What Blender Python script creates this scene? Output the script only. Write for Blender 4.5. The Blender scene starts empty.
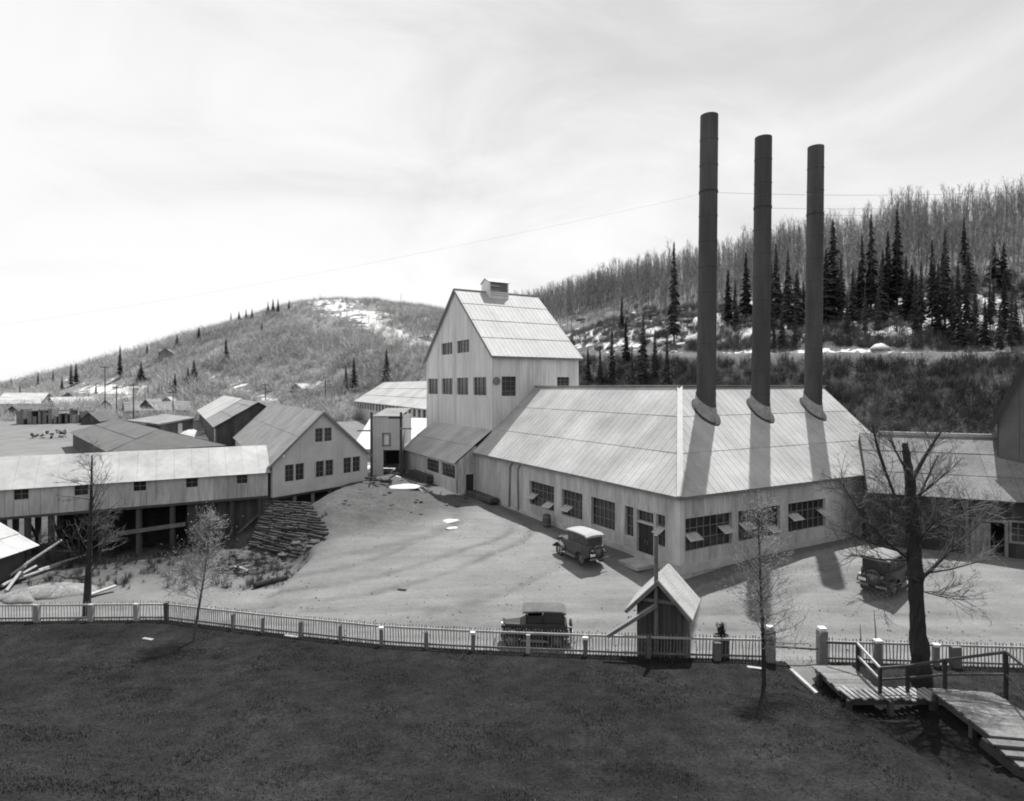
import bpy, math, random
import numpy as np
from mathutils import Vector, Matrix, noise as mnoise

scene = bpy.context.scene
COL = scene.collection
rnd = random.Random(7)
nrs = np.random.RandomState(11)
R = math.radians

# ------------------------------------------------------------------ camera
EYE = 10.0                 # eye height above the yard
FPX = 600.0                # focal length in picture pixels (1024 wide)
CX, HOR = 512.0, 387.0     # principal column, horizon row
cam_d = bpy.data.cameras.new('camera')
cam_d.sensor_width = 36.0
cam_d.lens = 36.0 * FPX / 1024.0
cam_d.shift_y = (HOR - 400.5) / 1024.0
cam_d.clip_start = 0.1
cam_d.clip_end = 5000.0
cam = bpy.data.objects.new('camera', cam_d)
COL.objects.link(cam)
cam.location = (0, 0, EYE)
cam.rotation_euler = (R(90), 0, 0)
scene.camera = cam

# ------------------------------------------------------------------ world and sun
SUN_EL = R(63.0)
SUN_DIR = Vector((0.40, 0.917, 0)).normalized() * math.cos(SUN_EL) + Vector((0, 0, math.sin(SUN_EL)))
SUN_AZ = math.atan2(SUN_DIR.x, SUN_DIR.y)
world = bpy.data.worlds.new('World')
scene.world = world
world.use_nodes = True
wt = world.node_tree
wt.nodes.clear()
def wn(t): return wt.nodes.new(t)
w_out = wn('ShaderNodeOutputWorld')
w_bg = wn('ShaderNodeBackground')
w_sky = wn('ShaderNodeTexSky')
w_sky.sky_type = 'NISHITA'
w_sky.sun_disc = False
w_sky.sun_elevation = SUN_EL
w_sky.sun_rotation = SUN_AZ
w_sky.altitude = 2000
w_sky.air_density = 1.0
w_sky.dust_density = 1.6
w_bg.inputs['Strength'].default_value = 0.1
w_sep = wn('ShaderNodeSeparateColor')           # blue-sensitive plate: only the blue light counts
wt.links.new(w_sky.outputs[0], w_sep.inputs[0])
w_tc = wn('ShaderNodeTexCoord')
w_map = wn('ShaderNodeMapping'); w_map.inputs['Scale'].default_value = (1.0, 1.0, 2.6)
w_map.inputs['Location'].default_value = (0.35, 0.1, 0.0)
wt.links.new(w_tc.outputs['Generated'], w_map.inputs['Vector'])
w_no = wn('ShaderNodeTexNoise'); w_no.inputs['Scale'].default_value = 2.2
w_no.inputs['Detail'].default_value = 6; w_no.inputs['Roughness'].default_value = 0.55
w_no.inputs['Distortion'].default_value = 0.6
wt.links.new(w_map.outputs[0], w_no.inputs['Vector'])
w_dot = wn('ShaderNodeVectorMath'); w_dot.operation = 'DOT_PRODUCT'
w_dot.inputs[1].default_value = (0.42, 0.0, 0.48)   # the cloud sheet thickens towards the east
wt.links.new(w_tc.outputs['Generated'], w_dot.inputs[0])
w_add = wn('ShaderNodeMath'); w_add.operation = 'MULTIPLY_ADD'
w_add.inputs[1].default_value = 1.25
wt.links.new(w_no.outputs['Fac'], w_add.inputs[0]); wt.links.new(w_dot.outputs['Value'], w_add.inputs[2])
w_rmp = wn('ShaderNodeMapRange'); w_rmp.interpolation_type = 'SMOOTHSTEP'
w_rmp.inputs['From Min'].default_value = 0.52; w_rmp.inputs['From Max'].default_value = 1.22
w_rmp.inputs['To Min'].default_value = 7.5; w_rmp.inputs['To Max'].default_value = 4.9
wt.links.new(w_add.outputs[0], w_rmp.inputs['Value'])
w_mix = wn('ShaderNodeMix'); w_mix.data_type = 'FLOAT'
w_mix.inputs[0].default_value = 0.86               # thin bright cloud over most of the sky
wt.links.new(w_sep.outputs[2], w_mix.inputs[2]); wt.links.new(w_rmp.outputs[0], w_mix.inputs[3])
wt.links.new(w_mix.outputs[0], w_bg.inputs['Color'])
wt.links.new(w_bg.outputs[0], w_out.inputs['Surface'])

sun_d = bpy.data.lights.new('sun', 'SUN')
sun_d.energy = 5.0
sun_d.angle = R(0.5)
sun_d.color = (1.0, 0.995, 0.985)
sun = bpy.data.objects.new('sun', sun_d)
COL.objects.link(sun)
sun.rotation_euler = SUN_DIR.to_track_quat('Z', 'Y').to_euler()
sun.location = (60, 80, 120)

scene.view_settings.view_transform = 'Standard'
scene.view_settings.look = 'None'
scene.view_settings.exposure = 0.45
scene.view_settings.gamma = 1.0
scene.view_settings.use_curve_mapping = False
scene.cycles.filter_width = 1.9
scene.cycles.max_bounces = 5
scene.cycles.diffuse_bounces = 3
scene.cycles.glossy_bounces = 2

# ------------------------------------------------------------------ materials (monochrome plate: all greys)
def mat(name, v, rough=0.85, var=0.18, scale=1.5, stretch=(1, 1, 1), bump=0.0, bscale=20.0,
        piece=0.10, metallic=0.0, spec=0.3, fine=0.0, fscale=30.0):
    """grey material: large blotches + fine grain in world space, a small random tone per piece"""
    m = bpy.data.materials.new(name); m.use_nodes = True
    t = m.node_tree; N = t.nodes; L = t.links
    b = N['Principled BSDF']
    b.inputs['Roughness'].default_value = rough
    b.inputs['Metallic'].default_value = metallic
    b.inputs['Specular IOR Level'].default_value = spec
    g = N.new('ShaderNodeNewGeometry')
    mp = N.new('ShaderNodeMapping'); mp.inputs['Scale'].default_value = stretch
    L.new(g.outputs['Position'], mp.inputs['Vector'])
    n1 = N.new('ShaderNodeTexNoise'); n1.inputs['Scale'].default_value = scale
    n1.inputs['Detail'].default_value = 5; n1.inputs['Roughness'].default_value = 0.6
    L.new(mp.outputs[0], n1.inputs['Vector'])
    mr = N.new('ShaderNodeMapRange')
    mr.inputs['From Min'].default_value = 0.28; mr.inputs['From Max'].default_value = 0.72
    mr.inputs['To Min'].default_value = 1 - var; mr.inputs['To Max'].default_value = 1 + var
    L.new(n1.outputs['Fac'], mr.inputs['Value'])
    oi = N.new('ShaderNodeObjectInfo')
    m2 = N.new('ShaderNodeMapRange')
    m2.inputs['To Min'].default_value = 1 - piece; m2.inputs['To Max'].default_value = 1 + piece
    L.new(oi.outputs['Random'], m2.inputs['Value'])
    mu = N.new('ShaderNodeMath'); mu.operation = 'MULTIPLY'
    L.new(mr.outputs[0], mu.inputs[0]); L.new(m2.outputs[0], mu.inputs[1])
    last = mu.outputs[0]
    if fine:
        n3 = N.new('ShaderNodeTexNoise'); n3.inputs['Scale'].default_value = fscale
        n3.inputs['Detail'].default_value = 3
        L.new(mp.outputs[0], n3.inputs['Vector'])
        m3 = N.new('ShaderNodeMapRange')
        m3.inputs['From Min'].default_value = 0.3; m3.inputs['From Max'].default_value = 0.7
        m3.inputs['To Min'].default_value = 1 - fine; m3.inputs['To Max'].default_value = 1 + fine
        L.new(n3.outputs['Fac'], m3.inputs['Value'])
        mu3 = N.new('ShaderNodeMath'); mu3.operation = 'MULTIPLY'
        L.new(last, mu3.inputs[0]); L.new(m3.outputs[0], mu3.inputs[1]); last = mu3.outputs[0]
    fin = N.new('ShaderNodeMath'); fin.operation = 'MULTIPLY'; fin.inputs[1].default_value = v
    L.new(last, fin.inputs[0])
    L.new(fin.outputs[0], b.inputs['Base Color'])
    if bump:
        nb = N.new('ShaderNodeTexNoise'); nb.inputs['Scale'].default_value = bscale; nb.inputs['Detail'].default_value = 4
        L.new(mp.outputs[0], nb.inputs['Vector'])
        bp = N.new('ShaderNodeBump'); bp.inputs['Strength'].default_value = bump; bp.inputs['Distance'].default_value = 0.05
        L.new(nb.outputs['Fac'], bp.inputs['Height']); L.new(bp.outputs[0], b.inputs['Normal'])
    m['nodes_value'] = fin.name
    return m

M = {}
M['roof'] = mat('weathered_metal_roof', 0.35, 0.6, 0.24, 0.35, (1, 1, 1), piece=0.07, spec=0.4, fine=0.06, fscale=4)
M['roof_bright'] = mat('bright_metal_roof', 0.385, 0.7, 0.12, 0.4, piece=0.05, spec=0.2, fine=0.06, fscale=3)
M['roof_gallery'] = mat('whitened_roof', 0.36, 0.6, 0.22, 0.5, piece=0.04, fine=0.08, fscale=3)
M['roof_old'] = mat('old_board_roof', 0.19, 0.85, 0.25, 0.6, piece=0.06, fine=0.15, fscale=6)
M['roof_dim'] = mat('dim_shingle_roof', 0.10, 0.9, 0.2, 0.7, piece=0.06, fine=0.12, fscale=5)
M['wall'] = mat('grey_sheet_wall', 0.41, 0.7, 0.32, 0.7, (1, 1, 0.22), piece=0.09, fine=0.16, fscale=5)
M['wall_pale'] = mat('pale_board_wall', 0.56, 0.8, 0.16, 1.2, (1, 1, 0.12), piece=0.06, fine=0.1, fscale=5)
M['wall_house'] = mat('painted_board_wall', 0.50, 0.85, 0.12, 0.8, piece=0.04)
M['plinth'] = mat('concrete', 0.40, 0.9, 0.25, 1.2, piece=0.03, fine=0.1)
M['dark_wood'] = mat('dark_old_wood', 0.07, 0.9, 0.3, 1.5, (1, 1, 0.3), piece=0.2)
M['mid_wood'] = mat('grey_old_wood', 0.17, 0.9, 0.3, 1.5, piece=0.2, fine=0.15)
M['pale_wood'] = mat('sunbleached_wood', 0.34, 0.9, 0.2, 2.0, piece=0.14, fine=0.15, fscale=14)
M['plank'] = mat('walk_plank', 0.15, 0.9, 0.22, 2.5, piece=0.16, fine=0.2, fscale=18)
M['white'] = mat('white_paint', 0.72, 0.7, 0.1, 4.0, piece=0.05)
M['trim'] = mat('grey_trim', 0.40, 0.8, 0.12, 2.0, piece=0.04)
M['muntin'] = mat('window_bars', 0.16, 0.7, 0.1, 3.0, piece=0.03)
M['black'] = mat('black_iron', 0.035, 0.6, 0.25, 1.0, piece=0.05)
M['stack'] = mat('sooty_steel_chimney', 0.052, 0.7, 0.42, 1.1, (1, 1, 0.16), piece=0.04, spec=0.35, fine=0.1, fscale=4)
M['glass'] = mat('window_glass', 0.03, 0.12, 0.3, 2.0, piece=0.35, spec=0.5)
M['car_body'] = mat('car_paint', 0.018, 0.45, 0.2, 4.0, piece=0.05, spec=0.5)
M['car_dust'] = mat('dusty_car_paint', 0.07, 0.6, 0.3, 4.0, piece=0.05)
M['car_top'] = mat('fabric_car_top', 0.30, 0.85, 0.12, 3.0, piece=0.04)
M['tyre'] = mat('tyre_rubber', 0.04, 0.9, 0.2, 5.0, piece=0.05)
M['rim'] = mat('wheel_spokes', 0.18, 0.6, 0.1, 5.0, piece=0.05)
M['chrome'] = mat('nickel', 0.75, 0.2, 0.05, 5.0, piece=0.02, metallic=1.0)
M['bark_dark'] = mat('dark_bark', 0.035, 0.95, 0.4, 6.0, (1, 1, 0.3), bump=0.8, bscale=14, piece=0.1)
M['bark'] = mat('grey_bark', 0.10, 0.95, 0.3, 5.0, piece=0.15)
M['twig'] = mat('twig', 0.10, 0.9, 0.35, 1.5, piece=0.1)
M['twig_pale'] = mat('pale_twig', 0.26, 0.9, 0.3, 1.5, piece=0.1)
M['aspen'] = mat('aspen_bark', 0.21, 0.9, 0.35, 0.05, piece=0.3)
M['scrub'] = mat('scrub_twigs', 0.33, 0.95, 0.25, 0.03, piece=0.2)
M['brush'] = mat('dark_brush_twigs', 0.09, 0.95, 0.45, 0.25, piece=0.2)
M['needle'] = mat('conifer_needles', 0.036, 0.9, 0.5, 0.5, piece=0.5)
M['bud'] = mat('young_leaf', 0.28, 0.8, 0.3, 6.0, piece=0.1)
M['snow'] = mat('old_snow', 0.46, 0.8, 0.08, 1.0, piece=0.03)
M['rock'] = mat('rock', 0.16, 0.95, 0.35, 1.2, piece=0.3, fine=0.2)
M['rubble'] = mat('rubble_earth', 0.075, 0.95, 0.4, 1.2, piece=0.3, fine=0.25)
M['roof_white'] = mat('snow_dusted_roof', 0.50, 0.7, 0.1, 0.8, piece=0.03)
M['wire'] = mat('wire', 0.10, 0.6, 0.1, 2.0)
M['grass_blade'] = mat('grass_blade', 0.034, 0.9, 0.35, 0.35, piece=0.0, fine=0.3, fscale=6)

# ------------------------------------------------------------------ helpers
WM = {}
class MB:
    """collects verts and faces"""
    def __init__(s): s.v = []; s.f = []
    def add(s, vs, fs):
        n = len(s.v); s.v.extend([tuple(p) for p in vs]); s.f.extend([tuple(i + n for i in f) for f in fs])
        return s
    def box(s, c, sx, sy, sz, X=None, Y=None, Z=None):
        c = Vector(c); X = Vector(X or (1, 0, 0)); Y = Vector(Y or (0, 1, 0)); Z = Vector(Z or (0, 0, 1))
        p = []
        for k in (-.5, .5):
            for j, i in ((-.5, -.5), (-.5, .5), (.5, .5), (.5, -.5)):
                p.append(c + X * sx * i + Y * sy * j + Z * sz * k)
        return s.add(p, [(0, 3, 2, 1), (4, 5, 6, 7), (0, 1, 5, 4), (1, 2, 6, 5), (2, 3, 7, 6), (3, 0, 4, 7)])
    def bar(s, p0, p1, w, h=None, up=(0, 0, 1)):
        p0 = Vector(p0); p1 = Vector(p1); d = p1 - p0; l = d.length
        if l < 1e-6: return s
        d /= l; up = Vector(up)
        if abs(d.dot(up)) > .98: up = Vector((0, 1, 0)) if abs(d.y) < .9 else Vector((1, 0, 0))
        X = d.cross(up).normalized(); Z = X.cross(d)
        return s.box((p0 + p1) / 2, w, l, h or w, X, d, Z)
    def tube(s, p0, p1, r0, r1, n=6, cap=True, ph=0.0):
        p0 = Vector(p0); p1 = Vector(p1); d = p1 - p0
        if d.length < 1e-6: return s
        d.normalize(); up = Vector((0, 0, 1)) if abs(d.z) < .95 else Vector((1, 0, 0))
        X = d.cross(up).normalized(); Y = d.cross(X)
        b = len(s.v)
        for p, r in ((p0, r0), (p1, r1)):
            for i in range(n):
                a = ph + 2 * math.pi * i / n
                s.v.append(tuple(p + X * (r * math.cos(a)) + Y * (r * math.sin(a))))
        for i in range(n):
            j = (i + 1) % n
            s.f.append((b + i, b + n + i, b + n + j, b + j))
        if cap:
            s.f.append(tuple(b + n + i for i in reversed(range(n)))); s.f.append(tuple(b + i for i in range(n)))
        return s
    def loft(s, rings, closed=True, cap=True):
        n = len(rings[0]); b = len(s.v)
        for r in rings: s.v.extend([tuple(p) for p in r])
        for k in range(len(rings) - 1):
            for i in range(n if closed else n - 1):
                j = (i + 1) % n
                s.f.append((b + k * n + i, b + k * n + j, b + (k + 1) * n + j, b + (k + 1) * n + i))
        if cap:
            s.f.append(tuple(b + i for i in reversed(range(n))))
            s.f.append(tuple(b + (len(rings) - 1) * n + i for i in range(n)))
        return s
    def ball(s, c, rx, ry, rz, nu=8, nv=5, jit=0.0, rg=None):
        c = Vector(c); rings = []
        for k in range(1, nv):
            th = math.pi * k / nv; ring = []
            for i in range(nu):
                a = 2 * math.pi * i / nu
                q = 1 + (rg.uniform(-jit, jit) if rg else 0)
                ring.append(c + Vector((rx * math.sin(th) * math.cos(a) * q, ry * math.sin(th) * math.sin(a) * q, -rz * math.cos(th) * q)))
            rings.append(ring)
        return s.loft(rings)
    def mesh(s, name, m, smooth=False):
        me = bpy.data.meshes.new(name); me.from_pydata(s.v, [], s.f)
        if m: me.materials.append(m)
        if smooth:
            me.polygons.foreach_set('use_smooth', [True] * len(me.polygons))
        me.update()
        return me

def link(name, me, parent=None, W=None):
    o = bpy.data.objects.new(name, me)
    COL.objects.link(o)
    W = W or Matrix.Identity(4)
    if parent:
        o.parent = parent
        o.matrix_basis = WM[parent.name].inverted() @ W
    else:
        o.matrix_basis = W
    WM[o.name] = W.copy()
    return o

def tag(o, label=None, cat=None, group=None, kind=None):
    if label: o['label'] = label
    if cat: o['category'] = cat
    if group: o['group'] = group
    if kind: o['kind'] = kind
    return o

def thing(name, label, cat, loc, group=None, rz=0.0):
    W = Matrix.Translation(Vector(loc)) @ Matrix.Rotation(rz, 4, 'Z')
    o = link(name, None, None, W); o.empty_display_size = 0.3
    return tag(o, label, cat, group)

def part(name, mb, m, parent, W=None, smooth=False, kind=None, label=None):
    o = link(name, mb.mesh(name, m, smooth), parent, W)
    return tag(o, label=label, kind=kind)

def kids(o): return [c for c in bpy.data.objects if c.parent == o]
def copy_tree(root, W, name=None, label=None, group=None, tree=None):
    """copy a thing with its parts and sub-parts (mesh data shared)"""
    tree = tree if tree is not None else kid_map()
    def rec(o, par):
        c = o.copy(); COL.objects.link(c)
        if par: c.parent = par
        for k in tree.get(o.name, []): rec(k, c)
        return c
    c = rec(root, None); c.matrix_basis = W; WM[c.name] = W.copy()
    if label: c['label'] = label
    if group: c['group'] = group
    return c
def kid_map():
    d = {}
    for o in bpy.data.objects:
        if o.parent: d.setdefault(o.parent.name, []).append(o)
    return d

def frame(O, U, V):
    U = Vector(U).normalized(); V = Vector(V); V = (V - U * V.dot(U)).normalized(); N = U.cross(V)
    m = Matrix.Identity(4)
    for i, a in enumerate((U, V, N)):
        for j in range(3): m[j][i] = a[j]
    m.translation = Vector(O)
    return m

def clip(poly, ax, lim, keep_less):
    out = []
    for i in range(len(poly)):
        a, b = poly[i], poly[(i + 1) % len(poly)]
        da = (lim - a[ax]) if keep_less else (a[ax] - lim)
        db = (lim - b[ax]) if keep_less else (b[ax] - lim)
        if da >= -1e-9: out.append(a)
        if (da > 1e-9 and db < -1e-9) or (da < -1e-9 and db > 1e-9):
            t = da / (da - db)
            out.append((a[0] + (b[0] - a[0]) * t, a[1] + (b[1] - a[1]) * t))
    return out
def cliprect(poly, u0, u1, v0, v1):
    for ax, lim, kl in ((0, u0, False), (0, u1, True), (1, v0, False), (1, v1, True)):
        poly = clip(poly, ax, lim, kl)
        if len(poly) < 3: return []
    q = [poly[0]]
    for p in poly[1:]:
        if abs(p[0] - q[-1][0]) + abs(p[1] - q[-1][1]) > 1e-4: q.append(p)
    if len(q) > 2 and abs(q[0][0] - q[-1][0]) + abs(q[0][1] - q[-1][1]) < 1e-4: q.pop()
    if len(q) < 3: return []
    ar = sum(q[i][0] * q[(i + 1) % len(q)][1] - q[(i + 1) % len(q)][0] * q[i][1] for i in range(len(q))) / 2
    return q if abs(ar) > 1e-3 else []

PANEL_CACHE = {}
def panels(name, parent, O, U, V, poly, du, m, dv=None, th=0.04, holes=(), gap=0.012, lap=0.0, lift=0.0, rib=None, ribh=0.02, jitter=0.0, u_off=0.0):
    """cover the convex polygon poly (in u,v) with separate sheets or boards; each one is its own part"""
    F = frame(O, U, V)
    us = [p[0] for p in poly]; vs = [p[1] for p in poly]
    u0, u1, v0, v1 = min(us), max(us), min(vs), max(vs)
    cuts = [u0]
    k = math.floor((u0 - u_off) / du) + 1
    while u_off + k * du < u1 - 0.02:
        if u_off + k * du > u0 + 0.02: cuts.append(u_off + k * du)
        k += 1
    cuts.append(u1)
    for h in holes:
        cuts = [c for c in cuts if c in (u0, u1) or (abs(c - h[0]) > .12 and abs(c - h[1]) > .12)]
        for e in h[:2]:
            if u0 < e < u1: cuts.append(e)
    cuts = sorted(set(cuts))
    n = 0
    for a, b in zip(cuts[:-1], cuts[1:]):
        if b - a < 0.01: continue
        mid = (a + b) / 2
        hs = sorted([(h[2], h[3]) for h in holes if h[0] - 1e-6 <= mid <= h[1] + 1e-6])
        spans = []; cur = v0
        for (ha, hb) in hs:
            if ha > cur: spans.append((cur, ha))
            cur = max(cur, hb)
        if cur < v1: spans.append((cur, v1))
        rows = []
        for sa, sb in spans:
            if dv:
                q = sa
                while q < sb - 0.02:
                    rows.append((q, min(q + dv, sb))); q += dv
            else: rows.append((sa, sb))
        for sa, sb in rows:
            q = cliprect(poly, a + gap / 2, b - gap / 2, sa, sb + (lap if sb < v1 - .01 else 0))
            if not q: continue
            loc = [(p[0] - a, p[1] - sa) for p in q]
            key = (m.name, th, lift, rib, tuple((round(x, 3), round(y, 3)) for x, y in loc))
            me = PANEL_CACHE.get(key)
            if me is None:
                mb = MB(); H = max(sb - sa, .01)
                top = [Vector((x, y, th + lift * (1 - y / H))) for x, y in loc]
                bot = [Vector((x, y, lift * (1 - y / H))) for x, y in loc]
                c = len(loc)
                mb.add(top + bot, [tuple(range(c)), tuple(range(2 * c - 1, c - 1, -1))] +
                       [(i, c + i, c + (i + 1) % c, (i + 1) % c) for i in range(c)])
                if rib:
                    x = rib / 2
                    while x < (b - a) - .02:
                        seg = cliprect(loc, x - .028, x + .028, -1, 99)
                        if seg:
                            ya = max(min(p[1] for p in loc if True), min(p[1] for p in seg)); yb = max(p[1] for p in seg)
                            if yb - ya > .1:
                                za = th + lift * (1 - ya / H); zb = th + lift * (1 - yb / H)
                                mb.add([(x - .028, ya, za), (x + .028, ya, za), (x, ya, za + ribh),
                                        (x - .028, yb, zb), (x + .028, yb, zb), (x, yb, zb + ribh)],
                                       [(0, 2, 5, 3), (1, 4, 5, 2), (0, 1, 2), (3, 5, 4)])
                        x += rib
                me = mb.mesh(name, m); PANEL_CACHE[key] = me
            W = F @ Matrix.Translation((a, sa, rnd.uniform(0, jitter) if jitter else 0))
            link(name, me, parent, W); n += 1
    return n

def slab(name, parent, pts, m, th=0.06, kind=None):
    """one flat polygon with thickness (back faces the photograph never shows)"""
    pts = [Vector(p) for p in pts]
    nrm = (pts[1] - pts[0]).cross(pts[2] - pts[0]).normalized()
    c = len(pts); mb = MB()
    mb.add(pts + [p - nrm * th for p in pts], [tuple(range(c)), tuple(range(2 * c - 1, c - 1, -1))] +
           [(i, c + i, c + (i + 1) % c, (i + 1) % c) for i in range(c)])
    return part(name, mb, m, parent, kind=kind)

def window(parent, O, U, u0, u1, v0, v1, nx=3, ny=3, depth=0.12, proud=0.05, fw=0.08, frame_m=None, bar_m=None, pane_each=False, bar=0.035, glass=None, name='window', V=(0, 0, 1)):
    """a window part: frame with reveal and bars; its panes are sub-parts"""
    F = frame(O, U, V); frame_m = frame_m or M['trim']; bar_m = bar_m or M['muntin']; glass = glass or M['glass']
    w, h = u1 - u0, v1 - v0
    mb = MB()
    d = depth + proud; zc = (proud - depth) / 2
    mb.box((w / 2, -fw / 2 + .02, zc), w + 2 * fw, fw, d)
    mb.box((w / 2, h + fw / 2 - .02, zc), w + 2 * fw, fw, d)
    mb.box((-fw / 2 + .02, h / 2, zc), fw, h - .04, d)
    mb.box((w + fw / 2 - .02, h / 2, zc), fw, h - .04, d)
    W = F @ Matrix.Translation((u0, v0, 0))
    o = part(name, mb, frame_m, parent, W)
    bb = MB()
    for i in range(1, nx): bb.box((w * i / nx, h / 2, -depth + .045), bar, h - .05, .05)
    for j in range(1, ny): bb.box((w / 2, h * j / ny, -depth + .043), w - .05, bar, .044)
    if bb.v: part('muntin', bb, bar_m, o, W)
    if pane_each:
        pm = None
        for i in range(nx):
            for j in range(ny):
                if pm is None:
                    pb = MB().box((w / nx / 2, h / ny / 2, 0), w / nx - .01, h / ny - .01, .012); pm = pb.mesh('pane', glass)
                Wp = W @ Matrix.Translation((w * i / nx, h * j / ny, -depth + .012)) @ Matrix.Rotation(rnd.uniform(-.01, .01), 4, 'X')
                link('pane', pm, o, Wp)
    else:
        pb = MB().box((w / 2, h / 2, -depth + .012), w - .03, h - .03, .012)
        part('pane', pb, glass, o, W)
    return o

# positions on a wall from the picture column: wall through P along D
def along(P, D, px):
    u = (px - CX) / FPX
    return (P[0] - u * P[1]) / (u * D[1] - D[0])
def zat(py, Y): return EYE - (py - HOR) * Y / FPX
def at(px, py, z):
    Y = (EYE - z) * FPX / (py - HOR)
    return Vector(((px - CX) / FPX * Y, Y, z))

# ------------------------------------------------------------------ terrain
def sstep(x, a, b):
    t = np.clip((x - a) / (b - a), 0, 1); return t * t * (3 - 2 * t)
_perm = nrs.rand(256, 256)
def vnoise(x, y):
    xi = np.floor(x).astype(int); yi = np.floor(y).astype(int); xf = x - xi; yf = y - yi
    xf = xf * xf * (3 - 2 * xf); yf = yf * yf * (3 - 2 * yf)
    g = lambda i, j: _perm[i % 256, j % 256]
    return (g(xi, yi) * (1 - xf) + g(xi + 1, yi) * xf) * (1 - yf) + (g(xi, yi + 1) * (1 - xf) + g(xi + 1, yi + 1) * xf) * yf - .5
def fbm(x, y, o=4):
    s = 0; a = 1.0
    for k in range(o):
        s = s + a * vnoise(x * 2 ** k + 17.3 * k, y * 2 ** k + 5.1 * k); a *= .5
    return s
FX = [-60, -23.1, -15.8, -10.4, -5.1, -1.48, 4.67, 9.4, 11.05, 17.8, 60]
FY = [30.0, 27.1, 27.3, 25.2, 23.5, 22.8, 21.9, 21.5, 21.4, 20.9, 17.5]
FZ = [-1.0, -.6, -.6, -.3, -.1, 0.0, .15, .2, .2, .2, .4]
def hill_q(X, Y):
    q = (X - 60) * .6 + (Y - 70) * .8; w = (X - 60) * .8 - (Y - 70) * .6
    return q - np.maximum(0, -w - 62) * .33, w
def ground_z(X, Y):
    X = np.asarray(X, float); Y = np.asarray(Y, float)
    v = Y - np.interp(X, FX, FY)
    z = np.interp(Y, [-50, 36, 46, 58, 75, 100, 140, 220, 1200], [0, 0, .1, .5, 1.3, 2.4, 4, 6, 6])
    z = z + np.interp(v, [-40, -.7, -.25, 2, 4.5, 9, 14], [-3.5, -3.0, -1.1, -1.5, -1.5, -.7, 0])
    z = z - 1.3 * np.exp(-(((X + 25) / 9) ** 2 + ((Y - 42.5) / 4.0) ** 2))
    z = z - .7 * np.exp(-(((X + 16.6) / 2.8) ** 2 + ((Y - 38.6) / 2.0) ** 2)) + .25 * fbm(X * .8, Y * .8, 3) * np.exp(-(((X + 18) / 5) ** 2 + ((Y - 39) / 3.5) ** 2))
    # earth bank in front of the gabled house
    t = np.clip(((X + 14.5) * 7 + (Y - 48) * 10) / 149.0, 0, .8)
    dx = X - (-14.5 + 7 * t); dy = Y - (48 + 10 * t)
    d = np.sqrt(dx * dx + dy * dy) + 1.2 * fbm(X * .25, Y * .25, 2)
    bl = (X - 9.07) * .8712 + (Y - 32.4) * .4909        # keep the ground before the lean-to low
    bank = 1.7 * (1 - sstep(d, 1.0, 9.5)) * sstep(X, -17.5, -13.5) * (1 - .8 * sstep(bl, -6.5, -2.5))
    z = z * (1 - .6 * np.minimum(1, bank * 2)) + bank + .22 * fbm(X * .9, Y * .9, 3) * np.minimum(1, bank * 1.5)
    # the face of the bank held by logs
    s_ = (X + 18.2) * .62 + (Y - 42.0) * .78
    lim = -1.15 + .93 * np.clip(s_, -.2, 6)
    z = np.where((X < -11.6) & (Y < 46) & (X > -30), np.minimum(z, lim + np.maximum(0, X + 12.9) * 1.6), z)
    q, w = hill_q(X, Y)
    bz = np.interp(w, [-120, -56, -4, 60], [16.5, 15.9, 14.2, 13.5])
    cap = np.interp(w, [-300, -152, 6, 80, 300], [36, 46.5, 55.5, 58, 58])
    lo = bz * sstep(q, -27, .5) ** 1.15
    up = bz + (cap - bz) * np.clip((q - 8) / 102, 0, 1) ** .95 * 1.0
    hz = np.where(q < 8, lo, up) - np.maximum(0, q - 112) * .12
    hz = hz + np.where(q > -20, 1, 0) * (fbm(X * .06, Y * .06, 4) * 2.6 * sstep(q, 10, 30) + fbm(X * .3, Y * .3, 3) * .9 * (1 - sstep(np.abs(q - 4), 3, 7) * 0 - (np.abs(q - 4) < 4.5) * .75) * sstep(q, -24, -14))
    u = np.clip(X / np.maximum(Y, 40), -1.6, 1.2)
    px = CX + FPX * u
    H = np.interp(px, [-500, -100, 0, 90, 170, 230, 290, 335, 380, 440, 520, 620, 760], [0, 6, 10, 21, 33, 44, 53.5, 56.5, 56, 51.5, 42, 34, 26])
    lh = H * sstep(Y, 95, 345) ** .9 + (fbm(X * .02, Y * .02, 4) * 7 + fbm(X * .1, Y * .1, 2) * 1.0) * sstep(Y, 120, 200) * (1 - sstep(Y, 280, 335)) - np.maximum(0, Y - 350) * .14
    z = np.maximum(z, np.maximum(hz, 0)) if False else np.maximum.reduce([z, np.where(q > -27, hz, -9), np.where(Y > 96, lh, -9)])
    z = z + .07 * fbm(X * .5, Y * .5, 3) * sstep(Y, 22, 26)
    return np.maximum(z, -6)
def gz(x, y): return float(ground_z(np.array([x]), np.array([y]))[0])
_ray = np.concatenate([np.arange(24, 110, .25), np.arange(110, 420, 1.0)])
def hit(px, py):
    """where the line of sight through that picture point meets the terrain"""
    X = (px - CX) / FPX * _ray; Z = EYE - (py - HOR) / FPX * _ray
    g = ground_z(X, _ray); k = np.where(g >= Z)[0]
    i = k[0] if len(k) else len(_ray) - 80
    return Vector((X[i], _ray[i], g[i]))

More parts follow.
